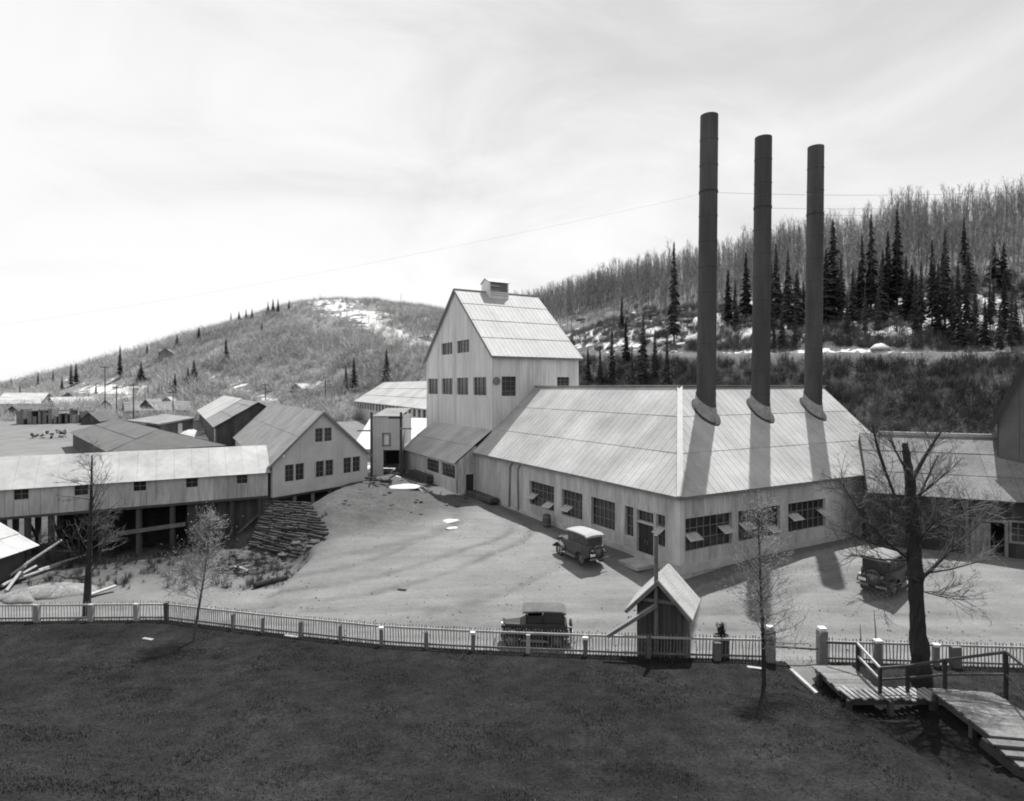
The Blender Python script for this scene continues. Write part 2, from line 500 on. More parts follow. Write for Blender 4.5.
def ground_material(name, base, kind):
    m = bpy.data.materials.new(name); m.use_nodes = True
    t = m.node_tree; N = t.nodes; L = t.links; b = N['Principled BSDF']
    b.inputs['Roughness'].default_value = .95; b.inputs['Specular IOR Level'].default_value = .15
    g = N.new('ShaderNodeNewGeometry')
    def noise(scale, det, stretch=None, rot=0):
        n = N.new('ShaderNodeTexNoise'); n.inputs['Scale'].default_value = scale; n.inputs['Detail'].default_value = det
        n.inputs['Roughness'].default_value = .62
        if stretch:
            mp = N.new('ShaderNodeMapping'); mp.inputs['Scale'].default_value = stretch; mp.inputs['Rotation'].default_value = (0, 0, rot)
            L.new(g.outputs['Position'], mp.inputs['Vector']); L.new(mp.outputs[0], n.inputs['Vector'])
        else: L.new(g.outputs['Position'], n.inputs['Vector'])
        return n.outputs['Fac']
    def rng(f, a, bb, c, d, smooth=False):
        r = N.new('ShaderNodeMapRange'); r.inputs['From Min'].default_value = a; r.inputs['From Max'].default_value = bb
        r.inputs['To Min'].default_value = c; r.inputs['To Max'].default_value = d
        if smooth: r.interpolation_type = 'SMOOTHSTEP'
        L.new(f, r.inputs['Value']); return r.outputs[0]
    def math_(op, a, c):
        x = N.new('ShaderNodeMath'); x.operation = op
        for i, s in enumerate((a, c)):
            if isinstance(s, (int, float)): x.inputs[i].default_value = s
            else: L.new(s, x.inputs[i])
        return x.outputs[0]
    def mixf(f, a, c):
        x = N.new('ShaderNodeMix'); x.data_type = 'FLOAT'
        for i, s in ((0, f), (2, a), (3, c)):
            if isinstance(s, (int, float)): x.inputs[i].default_value = s
            else: L.new(s, x.inputs[i])
        return x.outputs[0]
    def attr(n):
        a = N.new('ShaderNodeAttribute'); a.attribute_name = n; return a.outputs['Fac']
    if kind == 'yard':
        v = rng(noise(.35, 6), .3, .7, .84, 1.14)
        v = math_('MULTIPLY', v, rng(noise(1.2, 5, (.12, 1.6, 1), R(-8)), .35, .65, .90, 1.08))    # wheel ruts along the road
        v = math_('MULTIPLY', v, rng(noise(7, 4), .3, .7, .9, 1.1))
        v = math_('MULTIPLY', v, base)
        rough = math_('MULTIPLY', rng(noise(.9, 6), .3, .7, .6, 1.35), math_('MULTIPLY', rng(noise(5, 4), .3, .7, .5, 1.5), .052))
        v = mixf(attr('earth'), v, rough)
        v = mixf(math_('MULTIPLY', math_('MULTIPLY', attr('rut'), .85), rng(noise(1.5, 4), .35, .65, .35, 1.0)), v, .085)
        out = mixf(rng(math_('ADD', attr('snow'), rng(noise(.5, 5), .3, .7, -.5, .5)), .5, .62, 0, 1, True), v, .6)
    else:
        v = rng(noise(.05, 7), .3, .7, .6, 1.4)
        v = math_('MULTIPLY', v, rng(noise(.6, 5), .3, .7, .7, 1.3))
        v = math_('MULTIPLY', v, base)
        v = mixf(attr('bare'), v, .2)
        s = math_('ADD', attr('snow'), math_('ADD', rng(noise(.09, 6, (1, 1, 2)), .3, .7, -.35, .35), rng(noise(.45, 5), .3, .7, -.3, .3)))
        out = mixf(rng(s, .5, .6, 0, 1, True), v, .6)
    L.new(out, b.inputs['Base Color'])
    bp = N.new('ShaderNodeBump'); bp.inputs['Strength'].default_value = .5; bp.inputs['Distance'].default_value = .06
    L.new(noise(3.0 if kind == 'yard' else 1.0, 6), bp.inputs['Height']); L.new(bp.outputs[0], b.inputs['Normal'])
    return m
M['yard'] = ground_material('packed_dirt', .18, 'yard')
M['slope'] = ground_material('brushy_slope', .11, 'hill')
M['hill'] = ground_material('far_scrub_hill', .15, 'hill')

def polyline_dist(X, Y, pts):
    d = np.full(X.shape, 1e9)
    for (ax, ay), (bx, by) in zip(pts[:-1], pts[1:]):
        vx, vy = bx - ax, by - ay
        t = np.clip(((X - ax) * vx + (Y - ay) * vy) / (vx * vx + vy * vy), 0, 1)
        d = np.minimum(d, np.hypot(X - ax - t * vx, Y - ay - t * vy))
    return d

def build_terrain():
    xs = np.concatenate([np.linspace(-900, -300, 14)[:-1], np.arange(-300, -70, 5), np.arange(-70, -34, 1.6), np.arange(-34, -14, .55), np.arange(-14, 24, .34), np.arange(24, 34, .55), np.arange(34, 130, 1.4), np.arange(130, 300, 5), np.linspace(300, 900, 14)])
    ys = np.concatenate([[-60, -30, -10, 5, 15], np.arange(20, 24, .55), np.arange(24, 46, .34), np.arange(46, 62, .55), np.arange(62, 130, 1.3), np.arange(130, 360, 3.4), np.linspace(360, 1000, 14)])
    X, Y = np.meshgrid(xs, ys); Z = ground_z(X, Y)
    q, w = hill_q(X, Y); nx, ny = len(xs), len(ys)
    cxq = (q[:-1, :-1] + q[1:, 1:]) / 2; cy = (Y[:-1, :-1] + Y[1:, 1:]) / 2; cxx = (X[:-1, :-1] + X[1:, 1:]) / 2
    cz = (Z[:-1, :-1] + Z[1:, 1:]) / 2
    reg = np.zeros(cxq.shape, int)
    reg[(cy > 118)] = 2
    reg[(cxq > -27) & (cz > 1.0) & (cxx > -25 - .0 * cy) & (np.hypot(cxx, cy) > 45) & (cxx / np.maximum(cy, 1) > -.02)] = 1
    u = X / np.maximum(Y, 1); px = CX + FPX * u
    py = HOR - (Z - EYE) * FPX / np.maximum(Y, 1)
    # where old snow lies / bare rock road (positions of real patches)
    snow = np.full(X.shape, -1.0)
    snow = np.maximum(snow, .60 - np.abs(q - 8.5) / 3 + np.clip((w + 60) / 400, -.12, .12))      # bank above the bench road
    snow = np.maximum(snow, np.where((q > 13) & (q < 46), .80 - np.abs(q - 21) / 24, -1))
    snow = np.maximum(snow, np.where((w < -50) & (q > 5) & (q < 48), .52 - np.abs(q - 24) / 60, -1))
    bare = np.where((q > .5) & (q < 8.2), .75, 0.0)
    sl = np.exp(-(((px - 115) / 55) ** 2 + ((py - 390) / 13) ** 2)) * .74
    sl = np.maximum(sl, np.exp(-(((px - 240) / 45) ** 2 + ((py - 388 - (px - 240) * .42) / 6) ** 2)) * .8)
    sl = np.maximum(sl, np.exp(-(((px - 325) / 30) ** 2 + ((py - 380) / 10) ** 2)) * .60)
    sl = np.maximum(sl, np.exp(-(((px - 352) / 26) ** 2 + ((py - 313) / 9) ** 2)) * .36)
    sl = np.maximum(sl, np.exp(-(((px - 395) / 18) ** 2 + ((py - 318) / 6) ** 2)) * .38)
    snow = np.where((Y > 85) & (q < -5) | (Y > 150) & (px < 440), np.maximum(snow, sl - .02), snow)
    # the yard: earth banks, darkened ground, ruts, snow remnants
    earth = np.zeros(X.shape)
    t = np.clip(((X + 14.5) * 7 + (Y - 48) * 10) / 149.0, 0, 1.3)
    dd = np.hypot(X - (-14.5 + 7 * t), Y - (48 + 10 * t))
    earth = np.maximum(earth, (1 - sstep(dd + 1.5 * fbm(X * .4, Y * .4, 3), 6.0, 11.5)) * .78)
    earth = np.maximum(earth, .95 * np.exp(-(((X + 25) / 13) ** 2 + ((Y - 40) / 6.0) ** 2)))  # gully earth, with the dark void under the gallery put into its colour
    earth = np.maximum(earth, 1.25 * np.exp(-(((X + 17) / 4.8) ** 2 + ((Y - 38.8) / 3.2) ** 2)))
    earth = np.maximum(earth, sstep(-X, 14, 20) * sstep(Y, 33, 38) * (1 - sstep(Y, 52, 62)) * .85)
    bx = (X - 9.07) * -.491 + (Y - 32.4) * .871; bb = (X - 9.07) * .871 + (Y - 32.4) * .491
    earth = np.maximum(earth, (1 - sstep(np.maximum(-bb, 0), .6, 2.2)) * (bx > -1) * (bx < 40) * (bb > -4) * .45)  # darker ground along the foot of the left wall
    earth = np.maximum(earth, sstep(X, 24, 36) * sstep(Y, 28, 34) * .35)
    earth = np.maximum(earth, sstep(Y, 66, 90) * .15)
    rut = np.zeros(X.shape)
    def curve(pts):
        P_ = np.array(pts, float); out = []
        for k in range(len(P_) - 1):
            a, b, c, d = P_[max(k - 1, 0)], P_[k], P_[k + 1], P_[min(k + 2, len(P_) - 1)]
            for t_ in np.linspace(0, 1, 7)[:-1]:
                out.append(.5 * ((2 * b) + (-a + c) * t_ + (2 * a - 5 * b + 4 * c - d) * t_ ** 2 + (-a + 3 * b - 3 * c + d) * t_ ** 3))
        out.append(P_[-1]); return out
    for pts, wd, st in (([(-13, 32.6), (-8, 33.6), (-3, 37), (0, 42), (-2, 49)], .28, 1), ([(-14, 31.0), (-7, 32.0), (-1.6, 35.8), (1.4, 41.5), (-.6, 49)], .28, 1),
                    ([(-22, 29.8), (-8, 28.9), (4, 28.0), (16, 27.4), (32, 26.6)], .26, .9), ([(-22, 31.3), (-8, 30.4), (4, 29.5), (16, 28.9), (32, 28.0)], .26, .9),
                    ([(-10, 28.4), (2, 27.0), (18, 26.0)], .22, .7), ([(-12, 36.5), (-8.5, 37.6), (-5, 41), (-4.2, 46), (-6, 52)], .5, 1.2), ([(2, 28), (10, 29.4), (19, 33), (26, 36)], .3, .8), ([(1, 29.4), (9, 30.9), (18, 34.6), (25, 37.4)], .3, .8),
                    ([(-6, 29), (-1, 31), (3, 35), (4, 38)], .25, .8), ([(-16, 33.5), (-10, 35.0), (-6.5, 38.2), (-5, 43)], .3, .9)):
        pts = curve(pts)
        rut = np.maximum(rut, st * (.55 + .45 * np.clip(fbm(X * .35 + wd * 40, Y * .35, 2) * 2 + .4, 0, 1)) * (1 - sstep(polyline_dist(X, Y, pts), wd * .3, wd * 1.7)))
    Z = Z - .05 * np.minimum(rut, 1)
    ysnow = np.full(X.shape, -1.0)
    for (sx, sy), r in (((-7.0, 54.5), 2.0), ((-9.2, 56.6), 1.4), ((-44, 66), 5), ((-32, 66), 5), ((-52, 92), 7), ((-20, 78), 9), ((-12.5, 75), 7)):
        ysnow = np.maximum(ysnow, 1.15 - np.hypot(X - sx, (Y - sy) * .8) / r * .62)
    snow_all = np.where(reg_v(reg, X.shape) == 0, ysnow, snow)
    idx = np.arange(nx * ny).reshape(ny, nx)
    quads = np.stack([idx[:-1, :-1], idx[:-1, 1:], idx[1:, 1:], idx[1:, :-1]], -1).reshape(-1, 4)
    regf = reg.reshape(-1)
    for r, nm, m in ((0, 'ground', M['yard']), (1, 'hillside', M['slope']), (2, 'far_hill', M['hill'])):
        qd = quads[regf == r]; used = np.unique(qd); remap = np.zeros(nx * ny, int); remap[used] = np.arange(len(used))
        co = np.stack([X.ravel(), Y.ravel(), Z.ravel()], -1)[used]
        me = bpy.data.meshes.new(nm); me.from_pydata(co.tolist(), [], remap[qd].tolist()); me.materials.append(m)
        me.polygons.foreach_set('use_smooth', [True] * len(me.polygons))
        for an, arr in (('snow', snow_all), ('bare', bare), ('earth', earth), ('rut', rut)):
            at_ = me.attributes.new(an, 'FLOAT', 'POINT'); at_.data.foreach_set('value', arr.ravel()[used].astype(np.float32))
        me.update(); tag(link(nm, me), kind='structure')
def reg_v(reg, shp):
    o = np.zeros(shp, int); o[:-1, :-1] = reg; o[-1, :-1] = reg[-1]; o[:-1, -1] = reg[:, -1]; o[-1, -1] = reg[-1, -1]; return o
build_terrain()

# ---- lawn
def fence_pt(x): return Vector((x, float(np.interp(x, FX, FY)), float(np.interp(x, FX, FZ))))
def lawn_z(X, Y):
    X = np.asarray(X, float); Y = np.asarray(Y, float)
    v = np.interp(X, FX, FY) - Y
    z = np.interp(X, FX, FZ) + np.interp(v, [-1, 0, 3, 9, 13, 22, 40], [0, 0, .3, 1.0, 2.6, 7.4, 9.0])
    tr = sstep(X, 9.3 + np.clip(19 - Y, 0, 8) * .13, 10.7 + np.clip(19 - Y, 0, 8) * .13) * (1 - sstep(X, 12.2, 14.5)) * (1 - sstep(Y, 18.9, 20.4)) * sstep(Y, 9, 12)
    z = z - .62 * tr
    z = z - .5 * np.exp(-(((X - 10.0) / 1.0) ** 2 + ((Y - 20.0) / 1.0) ** 2))
    z = z - .25 * sstep(X, 13, 16) * (1 - sstep(Y, 18, 20.5)) * sstep(Y, 9, 12)
    return z + .05 * fbm(X * .7, Y * .7, 3) * sstep(v, .3, 1.5)
def lz(x, y): return float(lawn_z(np.array([x]), np.array([y]))[0])
def build_lawn():
    m = bpy.data.materials.new('turf'); m.use_nodes = True
    t = m.node_tree; N = t.nodes; L = t.links; b = N['Principled BSDF']
    b.inputs['Roughness'].default_value = .95; b.inputs['Specular IOR Level'].default_value = .1
    g = N.new('ShaderNodeNewGeometry'); last = None
    for sc, de, lo, hi in ((.22, 6, .62, 1.5), (1.6, 5, .65, 1.4), (12, 4, .6, 1.4)):
        n = N.new('ShaderNodeTexNoise'); n.inputs['Scale'].default_value = sc; n.inputs['Detail'].default_value = de
        L.new(g.outputs['Position'], n.inputs['Vector'])
        r = N.new('ShaderNodeMapRange'); r.inputs['From Min'].default_value = .3; r.inputs['From Max'].default_value = .7
        r.inputs['To Min'].default_value = lo; r.inputs['To Max'].default_value = hi; L.new(n.outputs['Fac'], r.inputs['Value'])
        if last is None: last = r.outputs[0]
        else:
            k = N.new('ShaderNodeMath'); k.operation = 'MULTIPLY'; L.new(last, k.inputs[0]); L.new(r.outputs[0], k.inputs[1]); last = k.outputs[0]
    k = N.new('ShaderNodeMath'); k.operation = 'MULTIPLY'; k.inputs[1].default_value = .0145
    L.new(last, k.inputs[0]); L.new(k.outputs[0], b.inputs['Base Color'])
    xs = np.concatenate([np.arange(-60, -28, 2), np.arange(-28, 8, .6), np.arange(8, 17, .3), np.arange(17, 61, 2)])
    vs = np.concatenate([[-.35, -.3, -.05], np.arange(.1, 14, .3), np.arange(14, 40, 2)])
    X, Vv = np.meshgrid(xs, vs); Y = np.interp(X, FX, FY) - Vv; Z = lawn_z(X, Y)
    Z[0, :] -= 1.2; Z[1, :] -= .25
    nx, ny = len(xs), len(vs); idx = np.arange(nx * ny).reshape(ny, nx)
    q = np.stack([idx[:-1, :-1], idx[1:, :-1], idx[1:, 1:], idx[:-1, 1:]], -1).reshape(-1, 4)
    me = bpy.data.meshes.new('lawn'); me.from_pydata(np.stack([X.ravel(), Y.ravel(), Z.ravel()], -1).tolist(), [], q.tolist())
    me.materials.append(m); me.polygons.foreach_set('use_smooth', [True] * len(me.polygons)); me.update()
    tag(link('lawn', me), kind='structure')
    # grass blades: three-blade tufts over the part of the lawn in view
    n = 120000
    gx = nrs.uniform(-22, 22, n); vv = nrs.uniform(.05, 15, n)
    gy = np.interp(gx, FX, FY) - vv
    ok = (np.abs(gx / gy) < .9) & ~((gx > 9.7) & (gx < 15.2) & (gy < 20.6) & (gy > 11)); gx, gy = gx[ok], gy[ok]; n = len(gx)
    z0 = lawn_z(gx, gy) - .02
    V = np.zeros((n, 3, 3, 3)); 
    for kx in range(3):
        a = nrs.uniform(0, 2 * np.pi, n); h = nrs.uniform(.025, .06, n) * (1 + .5 * (vnoise(gx * .8, gy * .8) > .15)); wd = nrs.uniform(.006, .013, n)
        ox = gx + nrs.uniform(-.05, .05, n); oy = gy + nrs.uniform(-.05, .05, n); ln = nrs.uniform(0, .07, n); la = nrs.uniform(0, 6.28, n)
        V[:, kx, 0] = np.stack([ox - np.cos(a) * wd, oy - np.sin(a) * wd, z0], -1)
        V[:, kx, 1] = np.stack([ox + np.cos(a) * wd, oy + np.sin(a) * wd, z0], -1)
        V[:, kx, 2] = np.stack([ox + np.cos(la) * ln, oy + np.sin(la) * ln, z0 + h], -1)
    me = bpy.data.meshes.new('grass'); raw_mesh(me, V.reshape(-1, 3), np.arange(n * 9).reshape(-1, 3)); me.materials.append(M['grass_blade'])
    tag(link('grass', me), kind='stuff')
    nf = 5200; wx = nrs.uniform(-26, 20, nf); wy = np.interp(wx, FX, FY) + nrs.normal(-.12, .16, nf); keepw = vnoise(wx * 1.3, wy * 0) > nrs.uniform(-.6, .4, nf)
    wx, wy = wx[keepw], wy[keepw]; nf = len(wx); wz = lawn_z(wx, wy) - .03; hgt = nrs.uniform(.06, .30, nf) * nrs.uniform(.4, 1, nf); a = nrs.uniform(0, 6.28, nf)
    Vw = np.stack([np.stack([wx - np.cos(a) * .012, wy - np.sin(a) * .012, wz], -1), np.stack([wx + np.cos(a) * .012, wy + np.sin(a) * .012, wz], -1), np.stack([wx + nrs.normal(0, .06, nf), wy + nrs.normal(0, .06, nf), wz + hgt], -1)], 1)
    me = bpy.data.meshes.new('fence_weeds'); raw_mesh(me, Vw.reshape(-1, 3), np.arange(nf * 3).reshape(-1, 3)); me.materials.append(mat('weed_blade', .06, .9, .5, 2.0))
    tag(link('fence_weeds', me), kind='stuff')
    k = ((nrs.rand(n) < .10) & (vnoise(gx * .55 + 9, gy * .9) > .20)) | (nrs.rand(n) < .002)
    V2 = V[k].reshape(-1, 3).copy(); me = bpy.data.meshes.new('dry_grass')
    V2[:, 2] += .012; raw_mesh(me, V2, np.arange(len(V2)).reshape(-1, 3)); me.materials.append(mat('dry_grass_blade', .09, .9, .3, 2.0))
    tag(link('dry_grass', me), kind='stuff')
def raw_mesh(me, V, F):
    nv, nf, k = len(V), len(F), F.shape[1]
    me.vertices.add(nv); me.vertices.foreach_set('co', np.ascontiguousarray(V, np.float32).ravel())
    me.loops.add(nf * k); me.loops.foreach_set('vertex_index', np.ascontiguousarray(F, np.int32).ravel())
    me.polygons.add(nf); me.polygons.foreach_set('loop_start', np.arange(0, nf * k, k, dtype=np.int32))
    me.update(calc_edges=True); me.validate()
build_lawn()
def ground_strip(name, rows, m):
    V = []; F = []
    for r_, row in enumerate(rows):
        for c in range(7):
            x = row[0][0] + (row[1][0] - row[0][0]) * c / 6; y = row[0][1] + (row[1][1] - row[0][1]) * c / 6
            V.append((x, y, max(lz(x, y), gz(x, y)) + .035))
    for r_ in range(len(rows) - 1):
        for c in range(6): F.append((r_ * 7 + c, r_ * 7 + c + 1, r_ * 7 + c + 8, r_ * 7 + c + 7))
    me = bpy.data.meshes.new(name); me.from_pydata(V, [], F); me.materials.append(m); me.update()
    return tag(link(name, me), kind='structure')
ground_strip('path', [((9.75, 21.6), (10.95, 21.55)), ((9.8, 21.2), (11.1, 21.2)), ((9.85, 20.95), (11.3, 20.9)), ((9.95, 20.6), (10.55, 20.6)), ((10.0, 20.3), (10.15, 20.3))], mat('trodden_path', .15, .95, .15, 2.0, fine=.15))

# ------------------------------------------------------------------ the boiler house (two gabled wings meeting at a hip)
C0 = Vector((9.07, 32.4, 0))
DL = Vector((-.4909, .8712, 0)); DR = Vector((.8712, .4909, 0)); UP = Vector((0, 0, 1))
ZE, ZR, HW = 4.43, 10.0, 6.3
SL = (ZR - ZE) / HW
A_END, B_END = 25.1, 22.0
def bh(a, b, z=0.0): return C0 + DL * a + DR * b + UP * z
boiler = thing('boiler_house', 'long grey sheet metal building with two roof slopes meeting at the corner below three chimneys', 'building', C0)
VL = (DR + UP * SL).normalized(); VR = (DL + UP * SL).normalized(); K = math.hypot(1, SL)
OV = 0.38
# left slope: u runs from the far end towards the corner
O = bh(A_END, -OV, ZE - OV * SL)
M['roof_store'] = mat('grey_board_roof', 0.175, 0.85, 0.22, 0.8, piece=0.08, fine=0.15, fscale=6)
M['store_wall'] = mat('blackish_boards', 0.038, 0.9, 0.3, 1.5, piece=0.3)
panels('roof_sheet', boiler, O, -DL, VL, [(0, 0), (A_END + OV, 0), (A_END - HW, (HW + OV) * K), (0, (HW + OV) * K)], 1.22, M['roof'],
       dv=3.03, lap=.18, lift=.022, th=.02, rib=.61, ribh=.022, gap=.012, jitter=.006)
O = bh(-OV, -OV, ZE - OV * SL)
panels('roof_sheet', boiler, O, DR, VR, [(0, 0), (B_END + OV, 0), (B_END + OV, (HW + OV) * K), (HW + OV, (HW + OV) * K)], 1.22, M['roof'],
       dv=3.03, lap=.18, lift=.022, th=.02, rib=.61, ribh=.022, gap=.012, jitter=.006)
slab('roof_slope', boiler, [bh(HW, HW, ZR), bh(2 * HW, 2 * HW, ZE), bh(A_END, 2 * HW, ZE), bh(A_END, HW, ZR)][::-1], M['roof'])
slab('roof_slope', boiler, [bh(HW, HW, ZR), bh(HW, B_END + OV, ZR), bh(2 * HW, B_END + OV, ZE), bh(2 * HW, 2 * HW, ZE)][::-1], M['roof'])
mb = MB(); p0 = bh(-OV - .05, -OV - .05, ZE - OV * SL + .09); p1 = bh(HW, HW, ZR + .1)
mb.bar(p0, p1, .34, .04); part('hip_flashing', mb, mat('dull_flashing', 0.27, .6), boiler)
mb = MB(); mb.bar(bh(HW, HW, ZR + .1), bh(A_END, HW, ZR + .1), .3, .06)
mb.bar(bh(HW, HW - .2, ZR + .1), bh(HW, B_END + OV, ZR + .1), .3, .06); part('ridge_cap', mb, M['roof'], boiler)
mb = MB(); mb.bar(bh(A_END, -OV + .05, ZE - OV * SL - .06), bh(-OV, -OV + .05, ZE - OV * SL - .06), .05, .16)
mb.bar(bh(-OV + .05, -OV, ZE - OV * SL - .06), bh(-OV + .05, B_END + OV, ZE - OV * SL - .06), .05, .16); part('fascia', mb, M['mid_wood'], boiler)
# left wall (u from the far end to the corner) with window openings
def la(px): return A_END - along((C0.x, C0.y), (DL.x, DL.y), px)
def rb(px): return along((C0.x, C0.y), (DR.x, DR.y), px)
Z0, Z1 = 1.05, 2.87
lw = [(la(530.3), la(555)), (la(562.5), la(583.4)), (la(591.7), la(616)), (la(625.3), la(634.4))]
dr0, dr1 = la(637.2), la(655.2)
sw = (la(656.6), la(666.3))
holes = [(a, b, Z0, Z1) for a, b in lw] + [(dr0, dr1, 0.0, Z1), (sw[0], sw[1], Z0, Z1)]
OL = bh(A_END, 0, 0)
NL = -DR; NR = -DL
panels('wall_sheet', boiler, OL, -DL, UP, [(0, -.5), (A_END, -.5), (A_END, ZE - .02), (0, ZE - .02)], .81, M['wall'], holes=holes, th=.05, gap=.014, jitter=.012)
wr = [(rb(684.2), rb(731)), (rb(737), rb(779.5)), (rb(787), rb(825))]
holes = [(a, b, Z0, Z1) for a, b in wr]
panels('wall_sheet', boiler, bh(0, 0.052, 0), DR, UP, [(0, -.5), (B_END, -.5), (B_END, ZE - .02), (0, ZE - .02)], .81, M['wall'], holes=[(a - .05, b - .05, c, d) for a, b, c, d in holes], th=.05, gap=.014, jitter=.012)
def big_window(O, U, N_, u0, u1, nx, ny, sashes):
    w = window(boiler, O, U, u0, u1, Z0, Z1, nx, ny, depth=.16, proud=.07, fw=.09, frame_m=M['wall'], pane_each=True, bar=.04)
    F = frame(O, U, UP)
    for (su, sv, tilt, sw_, sh_) in sashes:
        mb = MB()
        for k in (-1, 1):
            mb.box((0, k * sh_ / 2, 0), sw_, .06, .05); mb.box((k * (sw_ / 2 - .03), 0, 0), .06, sh_ - .06, .048)
        mb.box((0, 0, 0), .04, sh_ - .06, .046)
        W = F @ Matrix.Translation((su, sv, .10)) @ Matrix.Rotation(tilt, 4, 'X')
        s = part('sash', mb, M['sash'], w, W)
        mb = MB().box((0, 0, -.005), sw_ - .1, sh_ - .1, .012)
        part('sash_glass', mb, M['sash_glass'], w, W)
M['sash'] = mat('old_sash_paint', 0.5, 0.75, 0.2, 4.0, piece=0.12)
M['sash_glass'] = mat('sky_bright_glass', 0.42, 0.25, 0.12, 3.0, piece=0.08, spec=0.5)  # pale base colour stands in for sky reflected in the tilted panes
def lsash(px, zc, wd=.95): return (la(px), zc, -1.05, wd, .62)
big_window(OL, -DL, NL, lw[0][0], lw[0][1], 6, 3, [lsash(533.5, 1.75), lsash(549.5, 1.45)])
big_window(OL, -DL, NL, lw[1][0], lw[1][1], 5, 3, [lsash(567.5, 1.6)])
big_window(OL, -DL, NL, lw[2][0], lw[2][1], 6, 3, [])
big_window(OL, -DL, NL, lw[3][0], lw[3][1], 2, 3, [])
big_window(OL, -DL, NL, sw[0], sw[1], 2, 3, [(la(660.5), 2.0, -1.05, .6, .6)])
def rsash(px, zc, wd=.95): return (rb(px), zc, -1.05, wd, .62)
OR = bh(0, 0, 0)
big_window(OR, DR, NR, wr[0][0], wr[0][1], 7, 3, [rsash(692, 1.85), rsash(725, 1.95, .85)])
big_window(OR, DR, NR, wr[1][0], wr[1][1], 7, 3, [rsash(746, 1.95), rsash(772, 1.5, .7)])
big_window(OR, DR, NR, wr[2][0], wr[2][1], 7, 3, [rsash(794, 2.0), rsash(822, 2.0, .7)])
# double door with a window light over it
mb = MB(); F = frame(OL, -DL, UP)
wd = dr1 - dr0
mb.box((0, Z1 / 2, 0), .09, Z1, .2); mb.box((wd, Z1 / 2, 0), .09, Z1, .2); mb.box((wd / 2, Z1, 0), wd + .09, .1, .2); mb.box((wd / 2, 2.12, 0), wd - .1, .09, .18)
dfr = part('door_frame', mb, M['trim'], boiler, F @ Matrix.Translation((dr0, 0, 0)))
for k in (0, 1):
    mb = MB().box((wd / 4, 1.04, 0), wd / 2 - .03, 2.05, .05)
    for zz in (.3, 1.05, 1.85): mb.box((wd / 4, zz, .035), wd / 2 - .1, .12, .03)
    d = part('door', mb, M['black'], boiler, F @ Matrix.Translation((dr0 + k * wd / 2, 0, -.12)))
    part('door_handle', MB().box((wd / 2 - .12 if k == 0 else .1, 1.0, .06), .04, .2, .05), M['chrome'], d, F @ Matrix.Translation((dr0 + k * wd / 2, 0, -.12)))
window(boiler, OL, -DL, dr0 + .06, dr1 - .06, 2.18, Z1 - .06, 4, 1, depth=.14, proud=.02, fw=.05)
# corner post, sill band, end walls, downpipes
mb = MB().box((0, 0, ZE / 2 - .25), .34, .34, ZE + .45, DR, DL, UP); part('corner_post', mb, M['wall_house'], boiler, Matrix.Translation(bh(.1, .1, 0)))
mb = MB(); mb.bar(bh(A_END, -.05, .12), bh(0, -.05, .12), .14, .5); mb.bar(bh(-.05, 0, .12), bh(-.05, B_END, .12), .14, .5); part('plinth', mb, M['plinth'], boiler)
slab('end_wall', boiler, [bh(0, B_END, -.4), bh(2 * HW, B_END, -.4), bh(2 * HW, B_END, ZE - .05), bh(HW, B_END, ZR - .05), bh(0, B_END, ZE - .05)], M['wall'])
slab('back_wall', boiler, [bh(2 * HW - .1, B_END, -.4), bh(2 * HW - .1, 2 * HW, -.4), bh(2 * HW - .1, 2 * HW, ZE - .1), bh(2 * HW - .1, B_END, ZE - .1)], M['wall'])
slab('back_wall', boiler, [bh(2 * HW, 2 * HW - .1, -.4), bh(A_END, 2 * HW - .1, -.4), bh(A_END, 2 * HW - .1, ZE - .1), bh(2 * HW, 2 * HW - .1, ZE - .1)], M['wall'])
for px, ln in ((510.5, .12), (519.5, -.1)):
    a = la(px); mb = MB()
    mb.tube((a, .25, .14), (a + ln, 3.5, .1), .075, .075, 8); mb.tube((a + ln, 3.5, .1), (a + ln + .35, 3.9, .1), .075, .075, 8)
    part('downpipe', mb, M['mid_wood'], boiler, F)
